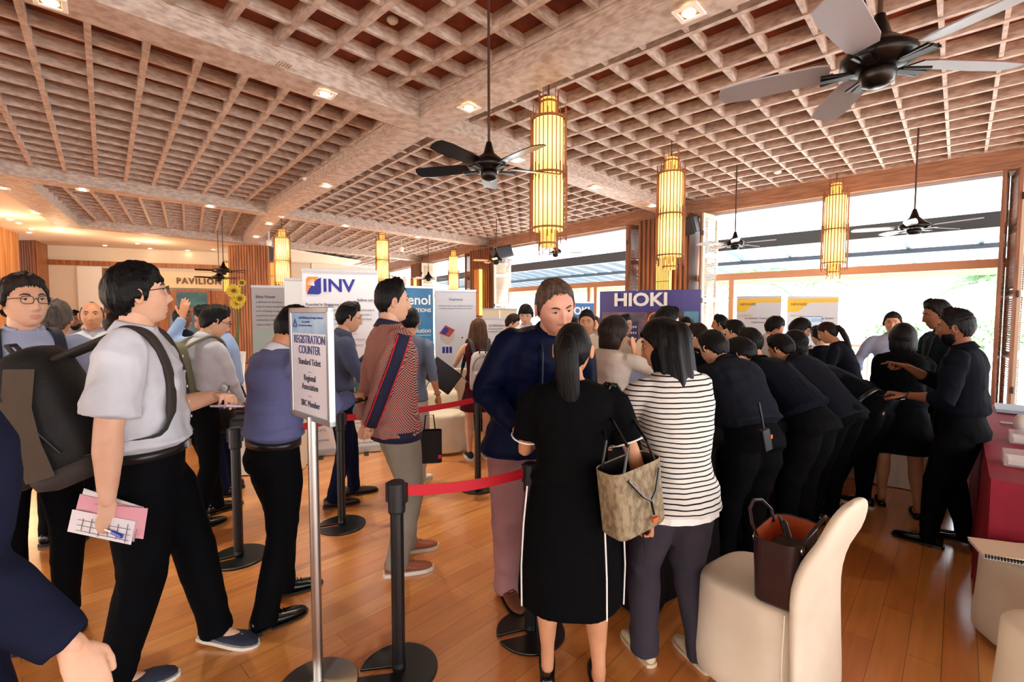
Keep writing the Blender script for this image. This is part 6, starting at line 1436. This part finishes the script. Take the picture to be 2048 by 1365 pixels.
# shoulder bag
mg = mat('monogram_canvas', (150, 134, 104), .6, noise=((55, 55, 30), 1.6, (108, 92, 68)))
sbg = tote('shoulder_bag', 'taupe patterned shoulder bag with black straps on the woman in black', (0, 0, 0), 0, .26, .13, .27, mg, M_black, 1.05)
sbg.matrix_world = p17['M']@rot(rz=R(35), rx=R(0), ry=R(-8), loc=(.245, -.13, .765))
shl_ = Matrix(sbg.matrix_world).inverted()@p17['M']@p17['A'][1][0]
m = MB()
for s in (-1, 1): m.tube([(-.09, s*.06, .25), (-.05, s*.06, .36), shl_+Vector((-.05, s*.02, -.05)), shl_+Vector((-.035, s*.02, .02)), shl_+Vector((-.018, s*.02, .045)), shl_+Vector((.0, s*.02, .052)), shl_+Vector((.018, s*.02, .045)), shl_+Vector((.035, s*.02, .02)), shl_+Vector((.05, s*.02, -.05)), (.05, s*.06, .36), (.09, s*.06, .25)], .0065, 8)
m.build('straps', M_blsh, sbg)
m = MB(); m.tube([(-.08, -.075, .24), (-.02, -.085, .16), (.02, -.085, .13), (.03, -.085, .07)], .005, 6); m.tube([(.09, -.075, .24), (.05, -.085, .16), (.02, -.085, .13)], .005, 6); m.build('drawstring', M_blsh, sbg); MB().box((.03, -.088, .05), (.03, .012, .018)).build('tan_toggle', M_tan, sbg)
# ---- people around the black table
p18 = P('woman with a dark bob in a beige T-shirt, hand at her cheek', 1212, 0, -30, d=3.35, H=1.64, female=True, build=1.05, skin='tan', hair=('bob', 'darkbrown'), res=2, hal=-62, glasses='thin', hpitch=-10, lean2=8,
        top=dict(mat=SH_beige, sleeve=.55, hem=.5, sr=1.2), bottom=dict(kind='trousers', mat=TR_black), shoes=('flat', M_blsh), hands=(dict(t=(-.1, .25, 1.0)), dict(t=(.15, .13, 1.36), pose='grip', pole=(.8, -.1, -1), dir=(-.2, .1, 1))))
o = MB().box((0, 0, 0), (.075, .15, .01)).build('phone', mat('phone_gold', (200, 176, 146), .3), bevel=.003); o.matrix_world = Matrix.Translation(D(1258, 800, 3.1))@rot(rz=R(30), rx=R(-20), ry=R(30)); tag(o, 'phone with a pale rim under the elbow of the woman in beige', 'phone')
p19 = P('man in glasses and a light blue face mask, cream-yoked blue shirt', 1285, 0, -55, d=3.9, H=1.74, hal=-75, build=1.04, skin='fair', hair=('short', 'black'), res=2, glasses='black', mask=True, lean=10, lean2=10, hpitch=-20,
        top=dict(mat=SH_yoke, sleeve=1, collar=mat('collar_blue', (140, 158, 200), .8), sr=1.15, hem=.46, blouse=.02), bottom=dict(kind='trousers', mat=TR_black), shoes=('dress', M_blsh), hands=(dict(t=(-.1, .35, .95)), dict(t=(.18, .26, .92))))
p20 = P('woman with shoulder-length black hair in a striped cardigan, facing left', 1347, 1322, 38, H=1.62, female=True, build=1.04, skin='tan', hair=('long', 'black'), res=2, hal=84, hpitch=-14, lean2=8, headscale=1.08,
        top=dict(mat=SH_stripe, sleeve=.98, hem=.46, name='cardigan', sr=1.28, loose=.026, flare=.02, wr=.005), bottom=dict(kind='trousers', mat=TR_char, w=1.2, hemw=.09), shoes=('flat', M_beige, M_beige), legs=((-.12, .06, 0), (.10, -.06, 0)), hands=(dict(t=(-.15, .38, .96), pole=(-1, -.5, -.3)), dict(t=(.0, .42, .98), pole=(1, -.6, -.2))))
m = MB(); n = 40; m.loft([[((.21+rx)*math.cos(a)*(1+.02*math.sin(14*a)), (.155+rx)*math.sin(a)*(1+.02*math.sin(14*a)), z) for a in [2*PI*i/n for i in range(n)]] for z, rx in ((.715, -.005), (.80, -.012))]); m.build('frilled_hem', M_white, p20['kids']['top'])
p21 = P('broad person in loose black clothes with a two-way radio at the hip', 1478, 1120, 42, H=1.64, hal=55, build=1.22, skin='fair', hair=('short', 'black'), res=2, lean=22, lean2=18, hpitch=-30,
        top=dict(mat=SH_black2, sleeve=1, hem=.52, sr=1.2, loose=.02, blouse=.03, collar=True), bottom=dict(kind='trousers', mat=TR_black, w=1.2), shoes=('dress', M_blsh), hands=(dict(t=(-.15, .55, .86)), dict(t=(.15, .55, .86))), pel=(0, -.1))
rd_ = thing('two_way_radio', 'black two-way radio with orange button at the hip of the broad person', 'radio', D(1531, 880, 2.70), R(20)); MB().box((0, 0, 0), (.055, .035, .13)).build('radio_body', M_blackp, rd_, bevel=.006, M=rot(ry=R(-14))); MB().tube([(-.015, 0, .06), (-.06, .0, .22)], .007, 8).build('antenna', M_black, rd_); MB().box((.024, -.018, .02), (.012, .006, .022)).build('orange_button', mat('signal_orange', (236, 104, 40), .4), rd_)
p22 = P('man in a black shirt and glasses bending deeply over the table', 1590, 1090, 62, H=1.72, hal=84, build=1.12, skin='fair', hair=('fringe', 'black'), res=2, glasses='black', lean=34, lean2=26, hpitch=-38,
        top=dict(mat=SH_black, sleeve=.97, hem=.52, sr=1.2, collar=True, blouse=.03), bottom=dict(kind='trousers', mat=TR_black, w=1.1), shoes=('dress', M_blsh), hands=(dict(t=(-.2, .62, .84)), dict(t=(.2, .62, .84))), pel=(0, -.1))
P('dark-haired man in black jacket bending, next beyond the man in glasses', 1648, 1040, 60, H=1.70, hal=70, skin='tan', hair=('short', 'black'), res=1, lean=36, lean2=20, hpitch=-30, top=dict(mat=SH_black2, sleeve=1, hem=.48, flare=0, name='jacket', collar=True, sr=1.15), bottom=dict(kind='trousers', mat=TR_black), shoes=('dress', M_blsh), hands=(dict(t=(-.2, .6, .86)), dict(t=(.28, .05, .80), pole=(1, -.4, 0))), pel=(0, -.12))
p25 = P('person in black bent double over the table, canvas shoe showing', 1700, 1016, 70, H=1.74, hal=75, build=1.12, skin='tan', hair=('short', 'black'), res=1, lean=58, lean2=16, hpitch=-20, top=dict(mat=SH_black, sleeve=1, hem=.52, collar=True, sr=1.15), bottom=dict(kind='trousers', mat=TR_black, belt=1, w=1.1), shoes=('canvas', M_black, M_wsole), legs=((-.12, .12, 0), (.12, -.05, 0)), hands=(dict(t=(-.2, .75, .84)), dict(t=(.2, .75, .84))), pel=(0, -.16))
P('woman with a dark ponytail in black, profile to the left beyond the bent person', 1712, 0, 80, d=4.9, H=1.62, female=True, hal=82, skin='tan', hair=('ponylow', 'darkbrown'), res=1, lean=12, lean2=12, hpitch=-24, top=dict(mat=SH_black2, sleeve=1, hem=.45, sr=1.15), bottom=dict(kind='trousers', mat=TR_black), shoes=('flat', M_blsh), hands=(dict(t=(-.2, .4, .95)), dict(t=(.2, .35, .9))))
p27 = P('woman with a dark bob in a black dress and bare calves, back to the camera', 1793, 1022, 8, H=1.57, female=True, build=1.10, skin='tan', hair=('bob', 'black'), res=2, lean2=6, hpitch=-10, top=dict(mat=DR_black, sleeve=.95, name='dress', sr=1.05, dress=(.32, .06)), shoes=('flat', M_blsh), legs=((-.09, .10, 0), (.12, -.08, 0)), hands=(dict(t=(-.12, .3, 1.0), pole=(-.2, -1, -.5)), dict(t=(.12, .3, 1.0), pole=(.2, -1, -.5))))
P('man in a pale blue shirt facing the camera against the bright window', 1785, 0, 178, d=5.6, H=1.66, skin='tan', hair=('short', 'black'), res=1, build=1.05, hpitch=-6, top=dict(mat=SH_lblue, sleeve=1, collar=True, sr=1.2), bottom=dict(kind='trousers', mat=TR_navy), hands=(dict(t=(-.3, .2, .95)), dict(t=(.3, .2, .95))))
p29 = P('tall man in a dark polo with a lanyard behind the bearded man, looking left', 1900, 0, 118, d=4.2, H=1.78, hal=112, build=1.12, skin='brown', hair=('fade', 'black'), res=1, lean2=8, hpitch=-14, top=dict(mat=SH_polo, sleeve=.55, hem=.47, collar=True, sr=1.2), bottom=dict(kind='trousers', mat=TR_black), shoes=('dress', M_blsh), hands=(dict(t=(-.2, .3, 1.0)), dict(t=(.2, .3, 1.0))))
lanyard(p29, 'lanyard with a pass on the tall man in the dark polo', mat('lanyard_dark', 0))
p30 = P('bearded man in a black shirt pointing left with one hand, phone in the other', 1912, 1094, 80, H=1.67, hal=84, build=1.10, skin='brown', hair=('fade', 'black'), res=2, beard=True, lean2=4, hpitch=-6,
        top=dict(mat=SH_black, sleeve=.72, sr=1.15, collar=True, hem=.5, blouse=.012), bottom=dict(kind='trousers', mat=TR_black, w=1.1), shoes=('dress', M_blsh), legs=((-.12, .12, 0), (.12, -.02, 0)),
        hands=(dict(t=(-.20, .26, 1.05), pose='phone', up=(0, -.1, 1), dir=(.1, 1, .1), pole=(-.6, -.8, -.6), thumb=-1), dict(t=(.05, .34, 1.24), pose='point', pole=(.8, -.3, -1), up=(.2, 0, 1), dir=(0, 1, .15))), watch=-1)
phone(p30, -1, 'phone lying in the lower hand of the bearded man')
# ---- heads deeper in the crowd
far_people = [(1128, 7.0, 170, 1.62, 'short', 'black', 'white', 'small head in the far crowd just right of the tall man'), (1176, 5.2, 172, 1.68, 'fade', 'black', 'cream', 'man with short dark hair and glasses facing the camera behind the woman with the bob'), (1150, 8.0, 20, 1.60, 'short', 'black', 'black', 'dark-haired person far back near the small blue display'),
              (1238, 6.0, -120, 1.63, 'short', 'black', 'cream', 'person in front of the device photo on the violet backdrop'), (1334, 5.6, 160, 1.60, 'short', 'brown', 'beige', 'brown-haired person half hidden behind the masked man'), (1374, 5.8, 175, 1.62, 'long', 'black', 'black', 'long-haired woman facing the camera before the violet backdrop'),
              (1415, 4.6, 60, 1.55, 'short', 'darkbrown', 'black', 'brown-haired person bending behind the broad person in black'), (1452, 6.4, 90, 1.63, 'short', 'black', 'black', 'dark head beneath the left shutters'), (1490, 4.9, 70, 1.58, 'short', 'black', 'black', 'thick dark hair beneath the left yellow banner'),
              (1532, 5.6, -70, 1.62, 'fringe', 'black', 'white', 'head before the left yellow banner, looking down right'), (1580, 5.2, -75, 1.60, 'fringe', 'black', 'white', 'man in glasses and light shirt reading, between the two yellow banners'), (1524, 3.9, 65, 1.52, 'short', 'black', 'black', 'dark head right behind the man bending in glasses'),
              (1612, 4.3, 60, 1.50, 'bob', 'black', 'black', 'low dark head just left of the bent back'), (1650, 5.6, 40, 1.50, 'short', 'darkbrown', 'black', 'low dark head before the ponytailed woman'), (1195, 9.0, 150, 1.6, 'short', 'brown', 'beige', 'far brown-haired head under the small blue display')]
cm = {'white': SH_white, 'cream': SH_cream, 'black': SH_black, 'beige': SH_beige}
for px, d, al, H_, hs_, hc_, c_, lb in far_people:
    gl = 'glasses' in lb; dn = -18 if ('bend' in lb or 'low' in lb or 'down' in lb or 'reading' in lb) else -4
    P(lb, px, 0, al, d=d, H=H_, female=hs_ in ('long', 'bob'), skin='fair' if px % 4 else 'tan', hair=(hs_, hc_), res=1 if d < 6.5 else 0, glasses='thin' if gl else None, hpitch=dn, lean2=8, top=dict(mat=cm[c_], sleeve=.95, collar=c_ != 'black'), bottom=dict(kind='trousers', mat=TR_black), shoes=('dress', M_blsh))
